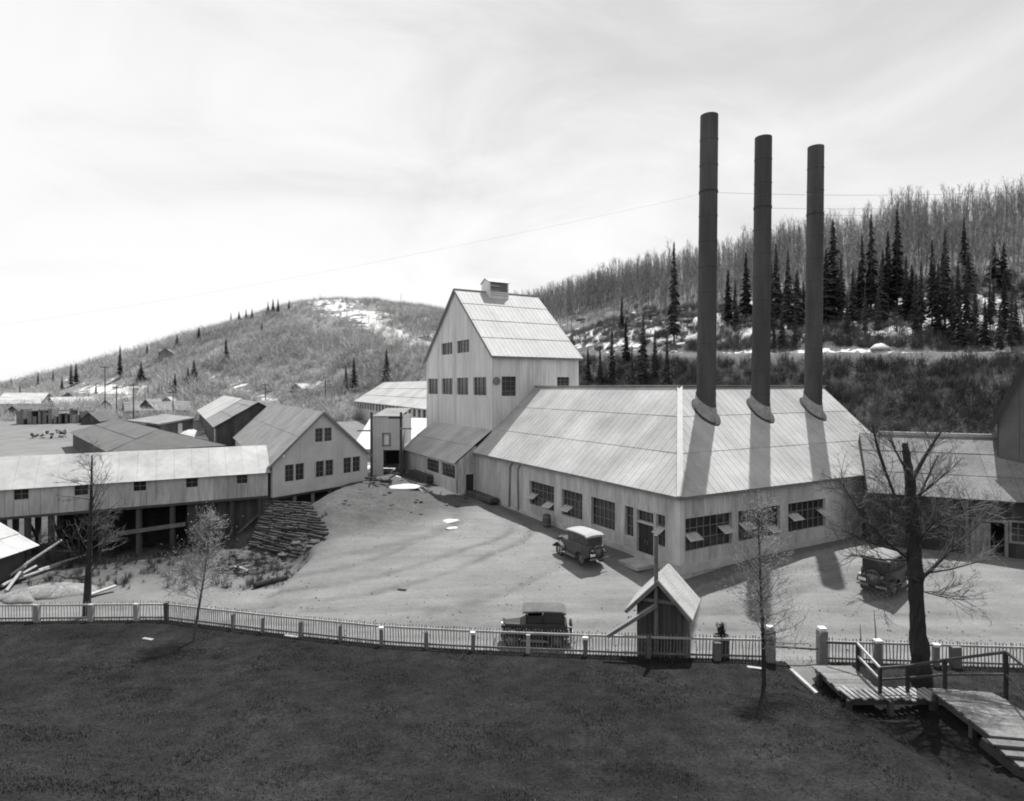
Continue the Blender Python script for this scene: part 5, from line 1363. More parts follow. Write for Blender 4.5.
# ------------------------------------------------------------------ motor cars of the twenties
def car(label, loc, heading, top_m, body_m, scale=1.0, closed=True, group='motor cars parked in the yard'):
    """x forward, y left, z up; origin on the ground under the middle"""
    W = Matrix.Translation(Vector(loc)) @ Matrix.Rotation(heading, 4, 'Z') @ Matrix.Scale(scale, 4)
    t = link('motor_car', None, None, W); t.empty_display_size = .3; tag(t, label, 'car', group)
    P = lambda nm, mb, m, par=t, sm=False: part(nm, mb, m, par, W, smooth=sm)
    def section(x, hw, z0, z1, rr=.08):
        pts = []
        for (sy, sz, a0) in ((1, 1, 0), (-1, 1, 90), (-1, -1, 180), (1, -1, 270)):
            for a in (0, 45, 90):
                an = R(a0 + a); pts.append(Vector((x, sy * (hw - rr) + rr * math.cos(an), (z1 - rr if sz > 0 else z0 + rr) + rr * math.sin(an))))
        return pts
    # tub: cowl to rear
    body = MB().loft([section(.72, .56, .52, 1.12), section(.45, .66, .5, 1.2), section(-.3, .72, .5, 1.22), section(-1.15, .72, .5, 1.22), section(-1.5, .68, .52, 1.2), section(-1.66, .58, .56, 1.1)])
    P('body', body, body_m)
    hood = MB().loft([section(1.62, .30, .58, 1.08, .12), section(1.5, .34, .56, 1.1, .12), section(.722, .5, .54, 1.14, .14)])
    P('hood', hood, body_m)
    P('radiator', MB().loft([section(1.63, .30, .55, 1.12, .1), section(1.72, .30, .55, 1.12, .1)]), M['chrome'])
    # greenhouse
    if closed:
        gh_ = MB().loft([section(.42, .60, 1.2, 1.74, .04), section(.34, .62, 1.2, 1.78, .04), section(-1.42, .62, 1.2, 1.78, .05), section(-1.52, .56, 1.2, 1.72, .05)])
        P('cabin', gh_, body_m)
        for s_ in (-1, 1):
            for x0, x1 in ((.2, -.3), (-.4, -.86), (-.96, -1.34)):
                P('side_window', MB().box(((x0 + x1) / 2, s_ * .622, 1.5), abs(x1 - x0), .02, .38), M['glass'])
        P('rear_window', MB().box((-1.525, 0, 1.5), .02, .66, .26), M['glass'])
        P('windscreen', MB().box((.43, 0, 1.48), .02, 1.0, .42), M['sash_glass'])  # pale glass colour paints in the lit look of the windscreen
    else:
        for s_ in (-1, 1):
            for x in (.42, -.5, -1.45):
                P('top_bow', MB().bar((x, s_ * .6, 1.15), (x, s_ * .62, 1.8), .04, .04, up=(0, 1, 0)), M['black'])
            P('side_curtain', MB().box((-.95, s_ * .61, 1.48), .98, .02, .56), M['black'])
            P('side_curtain', MB().box((-.02, s_ * .61, 1.40), .80, .018, .40), M['black'])
        P('back_curtain', MB().box((-1.5, 0, 1.48), .03, 1.2, .58), M['black'])
        P('windscreen', MB().box((.45, 0, 1.42), .03, 1.1, .5), M['glass'])
    top = MB().loft([[Vector((x, y, z + dz)) for y, z in ((-.68, 1.76), (-.66, 1.83), (-.4, 1.88), (0, 1.9), (.4, 1.88), (.66, 1.83), (.68, 1.76))] for x, dz in ((.62, -.05), (.5, -.01), (-.4, .02), (-1.35, .0), (-1.6, -.1))])
    P('roof', top, top_m, sm=False)
    # fenders and running boards
    for s_ in (-1, 1):
        for xc, a0, a1, ext in ((1.18, 15, 175, 'front'), (-1.12, 5, 165, 'rear')):
            mb = MB(); rings = []
            for k in range(9):
                an = R(a0 + (a1 - a0) * k / 8); c, s2 = math.cos(an), math.sin(an)
                rings.append([Vector((xc + r_ * c * 1.02, s_ * y, .38 + r_ * s2)) for r_, y in ((.47, .58), (.50, .60), (.50, .84), (.46, .86), (.45, .84), (.45, .6))])
            P('fender', mb.loft(rings), body_m)
        P('running_board', MB().bar((.72, s_ * .74, .40), (-.68, s_ * .74, .36), .24, .04), M['rim'])
        P('splash_apron', MB().box((0, s_ * .63, .45), 1.5, .02, .14), body_m)
        hl = P('headlight', MB().tube((1.5, s_ * .40, .98), (1.70, s_ * .40, .98), .07, .13, 12), M['black'])
        P('lens', MB().tube((1.70, s_ * .40, .98), (1.715, s_ * .40, .98), .115, .115, 12), M['chrome'], hl)
    P('headlight_bar', MB().tube((1.55, -.5, .92), (1.55, .5, .92), .02, .02, 6), M['black'])
    P('front_bumper', MB().bar((1.98, -.72, .5), (1.98, .72, .5), .04, .1), M['chrome'])
    P('rear_bumper', MB().bar((-1.98, -.68, .5), (-1.98, -.18, .5), .04, .1).bar((-1.98, .18, .5), (-1.98, .68, .5), .04, .1), M['rim'])
    P('chassis', MB().box((0, 0, .46), 3.5, .8, .12), M['black'])
    P('trunk_rack', MB().box((-1.75, 0, .95), .3, .9, .06), M['rim'])
    def wheel(x, y, axis_x=False, nm='wheel', z=.37):
        r_ = .37
        C_ = Vector((x, y, z)); ax = Vector((1, 0, 0)) if axis_x else Vector((0, 1, 0)); e_ = Vector((0, 1, 0)) if axis_x else Vector((1, 0, 0))
        rings = []
        for rr, o_ in ((.37, -.035), (.375, 0), (.37, .035), (.33, .06), (.285, .045), (.285, -.045), (.33, -.06)):
            rings.append([C_ + (e_ * math.cos(2 * math.pi * k / 18) + UP * math.sin(2 * math.pi * k / 18)) * rr + ax * o_ for k in range(18)])
        tb_ = MB().loft(rings + [rings[0]], cap=False); w = P(nm, tb_, M['tyre'])
        sp = MB(); sp.tube(C_ - ax * .07, C_ + ax * .07, .07, .07, 10)
        for k in range(12):
            an = math.pi * 2 * k / 12; d_ = e_ * math.cos(an) + UP * math.sin(an); sp.bar(C_ + d_ * .05, C_ + d_ * .285, .03, .03, up=ax)
        P('rim', sp, M['rim'], w)
    for x in (1.18, -1.12):
        for s_ in (-1, 1): wheel(x, s_ * .70)
    wheel(-1.86, 0, True, 'spare_wheel', .86)
    P('licence_plate', MB().box((-1.93, .45, .72), .02, .34, .14), M['white'])
    P('tail_lamp', MB().tube((-1.92, -.5, .78), (-1.84, -.5, .78), .05, .05, 8), M['black'])
    return t
hd = math.atan2(DL.y, DL.x)
c1 = Vector((3.98, 35.25, 0)); c1.z = gz(c1.x, c1.y) + .01
car('dusty dark sedan with pale roof parked in front of the grey building', c1, hd, M['car_top'], M['car_dust'], .95, True)
c2 = Vector((1.02, 27.0, 0)); c2.z = gz(c2.x, c2.y)
car('black touring car with folded sides seen over the picket fence left of the booth', c2, R(178), M['roof_dim'], M['car_body'], .87, False)
c3 = at(888, 584, 0) + Vector((.55, .9, 0)); c3.z = gz(c3.x, c3.y)
car('dark car with pale roof parked behind the big bare tree', c3, R(90 - 52), M['roof_old'], M['car_body'], 1.02, False)

# ------------------------------------------------------------------ bare trees
def grow(tr, tw, p, d, length, r, lvl, maxl, rg, spread, up, nchild, tw_r=.006, seg=3, split=1):
    d = d.normalized(); pts = [p.copy()]; q = p.copy(); dd = d.copy()
    for k in range(seg):
        dd = (dd + Vector((rg.gauss(0, .13), rg.gauss(0, .13), rg.gauss(0, .08) + up)) * (1.0 if lvl else .35)).normalized()
        q = q + dd * (length / seg); pts.append(q.copy())
    r1 = max(tw_r * .6, r * .45)
    mbx = tr if lvl <= split else tw
    for k in range(seg):
        ra = r + (r1 - r) * k / seg; rb_ = r + (r1 - r) * (k + 1) / seg
        mbx.tube(pts[k], pts[k + 1], ra, rb_, 7 if lvl == 0 else (5 if lvl == 1 else 3), cap=(k == seg - 1))
    if lvl >= maxl: return
    n = nchild[lvl]
    for k in range(n):
        f = rg.uniform(.28 if lvl else .35, 1.0); i = min(seg - 1, int(f * seg)); b = pts[i].lerp(pts[i + 1], f * seg - i)
        ax = (pts[i + 1] - pts[i]).normalized(); rv = Vector((rg.gauss(0, 1), rg.gauss(0, 1), rg.gauss(0, .5))); rv = (rv - ax * rv.dot(ax)).normalized()
        an = rg.uniform(spread[0], spread[1]); nd = ax * math.cos(an) + rv * math.sin(an)
        grow(tr, tw, b, nd, length * rg.uniform(.38, .62) * (1.15 - .4 * f), max(tw_r, (r + (r1 - r) * f) * .55), lvl + 1, maxl, rg, spread, up, nchild, tw_r, 3, split)

def trunk_mesh(mb, pts, radii, n=12, rough=.12, rg=None):
    rings = []
    for k, (p, r_) in enumerate(zip(pts, radii)):
        rings.append([Vector(p) + Vector((math.cos(2 * math.pi * i / n), math.sin(2 * math.pi * i / n), 0)) * r_ * (1 + (rg.uniform(-rough, rough) if rg else 0)) for i in range(n)])
    mb.loft(rings)

# the big topped tree
rg = random.Random(21)
bx_, by_ = (922 - CX) / FPX * 19.9, 19.9
b0 = Vector((bx_, by_, lz(bx_, by_)))
big = thing('bare_tree', 'big topped bare tree with thick dark trunk right of the boardwalk', 'tree', b0)
def bt(px, py, dy=0.0): return Vector(((px - CX) / FPX * (by_ + dy), by_ + dy, zat(py, by_ + dy)))
spine = [bt(923, 690), bt(920, 660), bt(918, 625), bt(916, 590), bt(914, 560), bt(912, 520), bt(910, 480), bt(906.5, 455), bt(905, 443)]
rad = [.38, .275, .235, .225, .245, .195, .15, .115, .08]
fine_p, fine_r = [], []
for k in range(len(spine) - 1):
    for j in range(4):
        f = j / 4; fine_p.append(spine[k].lerp(spine[k + 1], f)); fine_r.append(rad[k] + (rad[k + 1] - rad[k]) * f)
fine_p.append(spine[-1]); fine_r.append(rad[-1])
mb = MB(); trunk_mesh(mb, fine_p, [r_ * rg.uniform(.88, 1.14) for r_ in fine_r], 14, .13, rg); trunk_o = part('trunk', mb, M['bark_dark'], big)
limb = MB(); twb = MB()
limbs = [((918, 560), (885, 470), 0, .13), ((885, 470), (872, 425), 0, .08), ((913, 478), (943, 428), 0, .10), ((913, 482), (890, 440), .4, .07), ((912, 500), (950, 470), -.3, .06), ((911, 520), (938, 455), .5, .07),
         ((922, 578), (955, 545), 0, .09), ((955, 545), (985, 520), 0, .05), ((910, 560), (865, 520), -.4, .08), ((865, 520), (840, 480), -.4, .05), ((914, 545), (950, 500), .5, .08), ((914, 540), (975, 505), -.6, .06),
         ((912, 560), (850, 555), .3, .05), ((912, 530), (860, 495), .6, .06), ((914, 570), (880, 600), -.5, .03), ((918, 590), (965, 600), -.5, .03), ((914, 520), (880, 500), -.7, .05), ((914, 550), (935, 520), -.9, .06), ((914, 575), (985, 560), .7, .05), ((912, 555), (842, 530), -.2, .045)]
for (a, b, dy, r_) in limbs:
    p0 = bt(a[0], a[1]); p1 = bt(b[0], b[1], dy)
    mid = p0.lerp(p1, .5) + Vector((rg.uniform(-.08, .08), rg.uniform(-.1, .1), -.06))
    r_ *= .72; limb.tube(p0, mid, r_, r_ * .75, 7); limb.tube(mid, p1, r_ * .75, r_ * .35, 6)
    L_ = (p1 - p0).length
    for k in range(19):
        f = rg.uniform(.15, 1.0); s0 = p0.lerp(p1, f)
        d = (p1 - p0).normalized() * .7 + Vector((rg.gauss(0, .5), rg.gauss(0, .55), rg.gauss(.18, .45)))
        grow(limb, twb, s0, d, rg.uniform(.5, 1.2), .012, 2, 4, rg, (.35, .95), .03, [0, 0, 5, 4], .0036, 3, 1)
part('limb', limb, M['bark_dark'], trunk_o)
part('crown', twb, M['twig'], big)

def sapling(label, foot, top, r0, lean_pts, seed, n_main, tw_len, bark, twm, crown_lo, bud=0, group=None, maxl=3, twr=.004, spread=(.45, 1.1)):
    rg = random.Random(seed); foot = Vector(foot); top = Vector(top)
    t = thing('sapling' if r0 < .07 else 'bare_tree', label, 'tree', foot, group)
    pts = [foot] + [Vector(p) for p in lean_pts] + [top]; mb = MB(); tw = MB(); n = len(pts) - 1
    pts[0] = pts[0] - UP * .15
    tot = sum((pts[i + 1] - pts[i]).length for i in range(n)); acc = 0
    for i in range(n):
        l = (pts[i + 1] - pts[i]).length
        mb.tube(pts[i], pts[i + 1], r0 * (1 - .85 * acc / tot), r0 * (1 - .85 * (acc + l) / tot), 7); acc += l
    tips = []
    for k in range(n_main):
        f = rg.uniform(crown_lo, 1.0); x = f * n; i = min(n - 1, int(x)); p = pts[i].lerp(pts[i + 1], x - i)
        a = rg.uniform(0, 6.283); el = rg.uniform(.15, 1.1); d = Vector((math.cos(a) * math.cos(el), math.sin(a) * math.cos(el), math.sin(el)))
        ln_ = tw_len * rg.uniform(.5, 1.1) * (1.25 - .75 * (f - crown_lo) / (1 - crown_lo))
        grow(mb, tw, p, d, ln_, max(.007, r0 * .2 * (1.15 - f)), 1, maxl, rg, spread, .05, [0, 7, 4, 3], twr, 3, 1)
        tips.append((p, d, ln_))
    part('trunk', mb, bark, t); part('crown', tw, twm, t)
    if bud:
        lv = MB()
        for k in range(bud):
            p, d, ln_ = rg.choice(tips); q = p + d * ln_ * rg.uniform(.3, 1.15) + Vector((rg.gauss(0, 1), rg.gauss(0, 1), rg.gauss(0, 1))) * ln_ * .24
            v1 = Vector((rg.gauss(0, 1), rg.gauss(0, 1), rg.gauss(0, 1)))  .normalized() * .02; v2 = v1.cross(Vector((rg.gauss(0, 1), rg.gauss(0, 1), rg.gauss(0, 1))))  .normalized() * .014
            lv.add([q - v1, q + v2, q + v1, q - v2], [(0, 1, 2, 3)])
        part('leaf_bud', lv, M['bud'], t, kind='stuff')
    return t
sy = 19.3; sxp = lambda px, Y: (px - CX) / FPX * Y
sapling('slim straight sapling with fuzzy crown on the lawn by the gate', (sxp(764, sy), sy, lz(sxp(764, sy), sy)), (sxp(758, sy), sy, zat(508, sy)), .075,
        [(sxp(763, sy), sy, zat(640, sy)), (sxp(760.5, sy), sy, zat(580, sy))], 5, 60, 1.25, M['bark_dark'], M['twig_pale'], .30, bud=3800, maxl=3, twr=.0035)
sy2 = 24.2
sapling('leaning sapling with rounded fuzzy crown on the left lawn', (sxp(193, sy2), sy2, lz(sxp(193, sy2), sy2)), (sxp(211, sy2), sy2, zat(517, sy2)), .065,
        [(sxp(198, sy2), sy2, zat(612, sy2)), (sxp(204, sy2), sy2, zat(578, sy2))], 8, 60, 1.4, M['bark'], M['twig_pale'], .42, bud=3800, maxl=3, twr=.004)
sy3 = 30.2
sapling('dark bare tree with spreading twigs below the left gallery', (sxp(86, sy3), sy3, gz(sxp(86, sy3), sy3)), (sxp(92, sy3), sy3, zat(455, sy3)), .20,
        [(sxp(89, sy3), sy3, zat(560, sy3)), (sxp(91, sy3), sy3, zat(510, sy3))], 14, 40, 2.0, M['bark_dark'], M['twig'], .22, maxl=3, twr=.006)

# ------------------------------------------------------------------ conifers
def conifer_proto(seed, narrow):
    rg = random.Random(seed); tr = MB(); fo = MB()
    tr.tube((0, 0, -.08), (0, 0, .97), .014, .003, 5)
    n = 210
    for k in range(n):
        if rg.random() < .14: continue
        f = (k + rg.random()) / n; z = .10 + .90 * f; rad_ = narrow * (1 - f) ** .85 * rg.uniform(.35, 1.25) + .008
        a = k * 2.4 + rg.uniform(-.4, .4); dx, dy = math.cos(a), math.sin(a); sx, sy_ = -dy, dx
        zt = z - rad_ * rg.uniform(.15, .5); wdt = rad_ * .34 + .006
        fo.add([(dx * .004, dy * .004, z + .016), (dx * rad_ * .55 + sx * wdt, dy * rad_ * .55 + sy_ * wdt, (z + zt) / 2 - .004), (dx * rad_, dy * rad_, zt), (dx * rad_ * .55 - sx * wdt, dy * rad_ * .55 - sy_ * wdt, (z + zt) / 2 - .004), (dx * rad_ * .5, dy * rad_ * .5, (z + zt) / 2 + .012)],
               [(0, 1, 4), (1, 2, 4), (2, 3, 4), (3, 0, 4)])
    return tr.mesh('trunk', M['bark']), fo.mesh('crown', M['needle'])
CON = [conifer_proto(s, w_) for s, w_ in ((1, .13), (2, .16), (3, .20), (4, .11))]
def conifer(base, h, label, group, proto=0, wide=1.0):
    W = Matrix.Translation(base) @ Matrix.Rotation(rnd.uniform(0, 6.28), 4, 'Z') @ Matrix.Diagonal((h * wide, h * wide, h, 1))
    t = link('conifer', None, None, W); tag(t, label, 'tree', group)
    tm_, fm_ = CON[proto]
    link('trunk', tm_, t, W); link('crown', fm_, t, W)
GR = 'dark conifers on the right hillside'
LR = 'one of the lesser dark conifers crowded among aspens on right hillside'
rc = [(674, 243, 345, 'tallest lone dark conifer on the hillside left of the chimneys'), (622, 296, 330, 'thin dark conifer just above the rocky snowy slope'), (643, 316, 386, 'dense dark conifer right behind the ridge left of the chimneys'), (667, 336, 388, 'bushy dark conifer directly below the tallest lone conifer'), (655, 330, 384, 0),
      (746, 254, 320, 'slim dark conifer seen between left and middle chimneys'), (728, 270, 325, 0), (735, 280, 330, 0), (776, 246, 322, 0), (788, 252, 330, 'broad dark conifer seen between middle and right chimneys'), (770, 262, 335, 0), (797, 270, 330, 0), (782, 300, 348, 0), (795, 305, 350, 0), (774, 312, 352, 0),
      (833, 221, 318, 'broad dark conifer right beside the right chimney'), (826, 250, 325, 0), (841, 255, 322, 0), (862, 236, 315, 0), (871, 215, 312, 'slender pointed conifer right of the right chimney'), (888, 232, 312, 0), (897, 211, 308, 'tall pointed conifer at the middle of the right woods'), (906, 256, 320, 0), (881, 262, 325, 0), (853, 268, 326, 0),
      (932, 240, 325, 0), (945, 232, 330, 'dense dark conifer near the right end of the woods'), (921, 262, 330, 0), (938, 265, 336, 0), (958, 262, 335, 0), (966, 268, 338, 0), (952, 278, 340, 0), (975, 285, 338, 0), (990, 280, 330, 0), (1004, 270, 335, 0), (1016, 300, 345, 0), (985, 300, 350, 0), (915, 285, 335, 0), (865, 285, 335, 0), (847, 292, 338, 0), (878, 290, 336, 0), (1012, 290, 352, 0), (1000, 305, 354, 0), (960, 300, 350, 0), (612, 330, 388, 0), (600, 345, 386, 0), (632, 345, 388, 0), (588, 348, 384, 0), (626, 318, 362, 0)]
for px, yt, yb, lab in rc:
    b = hit(px, yb); h = (yb - yt) / FPX * b.y
    conifer(b, h, lab or LR, GR if True else None, rnd.choice((0, 1, 3)), rnd.uniform(.75, 1.1))
m_ = 0
while m_ < 34:
    x, y = rnd.uniform(35, 125), rnd.uniform(60, 130); q_, w_ = hill_q(np.array([x]), np.array([y])); q_ = q_[0]
    if not (22 < q_ < 50 and .42 < x / y < .9) or rnd.random() < (q_ - 22) / 36: continue
    conifer(Vector((x, y, gz(x, y) - .2)), rnd.uniform(4.5, 10.0), LR, GR, rnd.choice((0, 1, 2)), rnd.uniform(.9, 1.25)); m_ += 1
GL_ = 'dark conifers on the left hill'
LL = 'small dark conifer scattered over the left hill'
lc = [(11, 378, 390, 0), (38, 373, 386, 0), (53, 371, 385, 0), (71, 365, 387, 0), (76, 364, 384, 0), (89, 355, 366, 'lone conifer on the left skyline slope'), (120, 346, 378, 'tall slim conifer above the snowy strips'), (141, 362, 381, 0), (147, 344, 355, 0), (177, 334, 346, 0), (199, 327, 341, 0), (226, 339, 366, 'tall conifer standing alone in the middle of left hill'),
      (194, 360, 385, 0), (188, 368, 386, 0), (175, 374, 398, 0), (170, 380, 398, 0), (231, 308, 322, 0), (239, 311, 321, 0), (246, 309, 320, 0), (252, 309, 319, 0), (268, 302, 314, 0), (273, 299, 313, 0), (278, 299, 313, 0), (289, 300, 310, 0), (262, 322, 332, 0), (346, 366, 390, 'left conifer of the three above the mill roof'), (354, 358, 391, 'middle conifer of the three above the mill roof'), (386.5, 349, 384, 'right conifer of the three above the mill roof'), (96, 384, 398, 0), (62, 376, 390, 0), (20, 385, 398, 0), (197, 372, 390, 0)]
for px, yt, yb, lab in lc:
    b = hit(px, yb); h = (yb - yt) / FPX * b.y
    conifer(b, max(h, 4), lab or LL, GL_, rnd.choice((0, 1, 2)), rnd.uniform(1.0, 1.5))

# ------------------------------------------------------------------ bare aspens and brush
def aspen_proto(seed):
    rg = random.Random(seed); mb = MB()
    p = Vector((0, 0, -.05)); pts = [p]
    for k in range(4):
        pts.append(pts[-1] + Vector((rg.gauss(0, .012), rg.gauss(0, .012), .25)))
    for k in range(4): mb.tube(pts[k], pts[k + 1], .0085 * (1 - k * .21), .0085 * (1 - (k + 1) * .21), 3, cap=False)
    for k in range(44):
        f = rg.uniform(.25, 1.0); x = f * 4; i = min(3, int(x)); b = pts[i].lerp(pts[i + 1], x - i)
        a = rg.uniform(0, 6.28); l = rg.uniform(.08, .22) * (1.25 - .6 * f); d = Vector((math.cos(a) * .42, math.sin(a) * .42, rg.uniform(.55, 1.1))).normalized() * l
        s_ = d.cross(UP).normalized() * .0024
        mb.add([b - s_, b + s_, b + d], [(0, 1, 2)])
        for j in range(3):
            g0 = b + d * rg.uniform(.3, .95); d2 = (d.normalized() + Vector((rg.gauss(0, .5), rg.gauss(0, .5), rg.gauss(0, .3)))).normalized() * l * rg.uniform(.3, .6); s2 = d2.cross(UP).normalized() * .0019
            mb.add([g0 - s2, g0 + s2, g0 + d2], [(0, 1, 2)])
    return mb
def bush_proto(seed, n, thick):
    rg = random.Random(seed); mb = MB()
    for k in range(n):
        a = rg.uniform(0, 6.28); e_ = rg.uniform(.1, .9); b = Vector((rg.gauss(0, .12), rg.gauss(0, .12), -.05)); d = Vector((math.cos(a) * e_, math.sin(a) * e_, rg.uniform(.5, 1.1))) * rg.uniform(.5, 1.0); s_ = d.cross(UP).normalized() * thick
        mb.add([b - s_, b + s_, b + d], [(0, 1, 2)])
        for j in range(3):
            g0 = b + d * rg.uniform(.3, .95); d2 = (d.normalized() + Vector((rg.gauss(0, .6), rg.gauss(0, .6), rg.gauss(0, .4)))) * rg.uniform(.12, .3); s2 = d2.cross(UP).normalized() * thick * .8
            mb.add([g0 - s2, g0 + s2, g0 + d2], [(0, 1, 2)])
    return mb
def tri(mb):
    V = np.array(mb.v); F = []
    for f in mb.f:
        for k in range(1, len(f) - 1): F.append((f[0], f[k], f[k + 1]))
    return V, np.array(F)
def scatter(name, protos, P, H, Wd, m, kind='stuff', lean=0.0):
    VV, FF = [], []; n0 = 0; pr = [tri(p) for p in protos]
    for i in range(len(P)):
        V, F = pr[i % len(pr)]; a = nrs.uniform(0, 6.28); c, s_ = math.cos(a), math.sin(a)
        X = (V[:, 0] * c - V[:, 1] * s_) * Wd[i] + P[i][0]; Y = (V[:, 0] * s_ + V[:, 1] * c) * Wd[i] + P[i][1]; Z = V[:, 2] * H[i] + P[i][2]
        if lean: X = X + V[:, 2] * H[i] * nrs.normal(0, lean); Y = Y + V[:, 2] * H[i] * nrs.normal(0, lean)
        VV.append(np.stack([X, Y, Z], -1)); FF.append(F + n0); n0 += len(V)
    me = bpy.data.meshes.new(name); raw_mesh(me, np.concatenate(VV), np.concatenate(FF)); me.materials.append(m)
    return tag(link(name, me), kind=kind)
# aspens: candidate spots on the right hill
AP = [aspen_proto(s) for s in (31, 32, 33, 34, 35)]
cand = []
n = 15000
X = nrs.uniform(-20, 210, n); Y = nrs.uniform(70, 290, n); q, w = hill_q(X, Y); u = X / Y
ok = (q > np.where(w < -40, 16, 34)) & (q < 128) & (u > -.02) & (u < .98) & (nrs.rand(n) < (.35 + .65 * sstep(q, 22, 60))) & (vnoise(X * .11 + 3, Y * .11) > nrs.uniform(-.75, .12, n))
ok &= ~((w < -45) & (q < 48) & (nrs.rand(n) < .75))
X, Y = X[ok], Y[ok]; Z = ground_z(X, Y); d = np.hypot(X, Y)
o_ = np.argsort(d); X, Y, Z, d = X[o_], Y[o_], Z[o_], d[o_]
keep = min(len(X), 4200)
sel = np.sort(nrs.permutation(len(X))[:keep]); X, Y, Z, d = X[sel], Y[sel], Z[sel], d[sel]
HH = nrs.uniform(5.5, 11.5, keep) * (1 + .35 * vnoise(X * .06, Y * .06))
ame = [p.mesh('bare_aspen', M['aspen']) for p in AP]
for i in range(min(290, keep)):
    W = Matrix.Translation((X[i], Y[i], Z[i])) @ Matrix.Rotation(rnd.gauss(0, .05), 4, 'X') @ Matrix.Rotation(rnd.gauss(0, .05), 4, 'Y') @ Matrix.Rotation(rnd.uniform(0, 6.28), 4, 'Z') @ Matrix.Diagonal((HH[i] * rnd.uniform(.8, 1.5), HH[i] * rnd.uniform(.8, 1.5), HH[i], 1))
    tag(link('bare_aspen', ame[i % 5], None, W), 'slender leafless aspen among many on the right hillside', 'tree', 'leafless aspens on the right hillside')
scatter('aspen_wood', AP, list(zip(X[290:], Y[290:], Z[290:])), HH[290:], HH[290:] * nrs.uniform(.8, 1.6, keep - 290), M['aspen'], lean=.06)
# scrub over the left hill
BP = [bush_proto(s, 24, .011) for s in (51, 52, 53, 54)]
n = 26000
pxs = nrs.uniform(-30, 470, n); Yr = nrs.uniform(120, 352, n); X = (pxs - CX) / FPX * Yr; Z = ground_z(X, Yr)
py = HOR - (Z - EYE) * FPX / Yr
dens = np.where((np.abs(pxs - 112) < 50) & (np.abs(py - 391) < 13), .05, .55)
dens = np.where((np.abs(pxs - 240) < 40) & (np.abs(py - 388 - (pxs - 240) * .42) < 6), .06, dens)
dens = np.where((np.abs(pxs - 352) < 24) & (np.abs(py - 313) < 9), .15, dens)
ok = (nrs.rand(n) < dens) & (nrs.rand(n) < np.clip((Yr / 350) ** .6, 0, 1))
X, Yr, Z = X[ok][:9500], Yr[ok][:9500], Z[ok][:9500]
hh = nrs.uniform(1.6, 4.2, len(X)) * (1 + 1.2 * np.clip(vnoise(X * .03, Yr * .03), -.3, .5))
scatter('scrub', BP, list(zip(X, Yr, Z)), hh, hh * 1.1, M['scrub'])
# dark brush on the slope below the bench and around the woods' foot
BP2 = [bush_proto(s, 30, .014) for s in (61, 62, 63)]
n = 24000
X = nrs.uniform(-5, 90, n); Y = nrs.uniform(44, 150, n); q, w = hill_q(X, Y)
ok = (((q > -23) & (q < -4.0)) | ((q > 10.5) & (q < 16) & (w > -45) & (nrs.rand(n) < .8)) | ((q > 15) & (q < 44) & (nrs.rand(n) < .30))) & (X / Y > .02) & (X / Y < .98)
X, Y = X[ok][:9000], Y[ok][:9000]; Z = ground_z(X, Y); hh = nrs.uniform(.7, 2.2, len(X))
scatter('hillside_brush', BP2, list(zip(X, Y, Z)), hh, hh * 1.0, M['brush'])
# weeds and brush in the gully under the gallery
n = 500
X = nrs.uniform(-34, -13, n); Y = nrs.uniform(33.5, 43, n); Z = ground_z(X, Y); hh = nrs.uniform(.2, .75, n)
scatter('gully_brush', BP2, list(zip(X, Y, Z)), hh, hh, M['needle'])

n = 520
X = nrs.uniform(9.2, 16.5, n); Y = nrs.uniform(12.5, 20.3, n); ok = np.exp(-((X - 10.2 - np.clip(19 - Y, 0, 8) * .13) / .5) ** 2) + .25 > nrs.rand(n)
X, Y = X[ok], Y[ok]; hh = nrs.uniform(.06, .24, len(X))
scatter('ditch_weeds', BP2, list(zip(X, Y, lawn_z(X, Y))), hh, hh, mat('weed_stems', .05, .9, .4, 2.0))
# ------------------------------------------------------------------ small things on the ground
def stone_mesh(seed, m):
    rg = random.Random(seed); return MB().ball((0, 0, 0), 1, .8, .6, 12 if m is M['snow'] else 7, 7 if m is M['snow'] else 5, .22, rg).mesh('stone', m, m is M['snow'])
SM = [stone_mesh(s, M['rock']) for s in range(5)]; RMs = [stone_mesh(s + 9, M['rubble']) for s in range(4)]
def ragged(seed, m, nm, rough=.42):
    """low irregular heap with a ragged outline"""
    rg = random.Random(seed); n_ = 36; ph = [(rg.uniform(0, 6.28), rg.uniform(.3, 1)) for _ in range(7)]
    def rad_(a): return 1 + rough * sum(w_ * math.sin((k + 2) * a + p_) / (k + 2.2) for k, (p_, w_) in enumerate(ph)) + rg.uniform(-.05, .05)
    base_ = [rad_(2 * math.pi * k / n_) for k in range(n_)]; rings = []
    for f, h in ((1.0, -.25), (.93, .18), (.75, .5), (.5, .8), (.25, .95), (.02, 1.0)):
        rings.append([(f * b_ * math.cos(2 * math.pi * k / n_), f * b_ * math.sin(2 * math.pi * k / n_), h + rg.uniform(-.12, .12) * (f < .99)) for k, b_ in enumerate(base_)])
    return MB().loft(rings).mesh(nm, m, True)
sand_mat = mat('pale_sand', 0.19, .95, .25, 1.4, fine=.25, fscale=8)
sand_ms = [ragged(70 + k, sand_mat, 'sand_heap', .5) for k in range(2)]
SNm = [ragged(20 + k, M['snow'], 'snow_patch') for k in range(4)]
def lump(name, me, p, s, label, cat, group):
    W = Matrix.Translation(p) @ Matrix.Rotation(rnd.uniform(0, 6.28), 4, 'Z') @ Matrix.Diagonal((s[0], s[1], s[2], 1))
    return tag(link(name, me, None, W), label, cat, group)
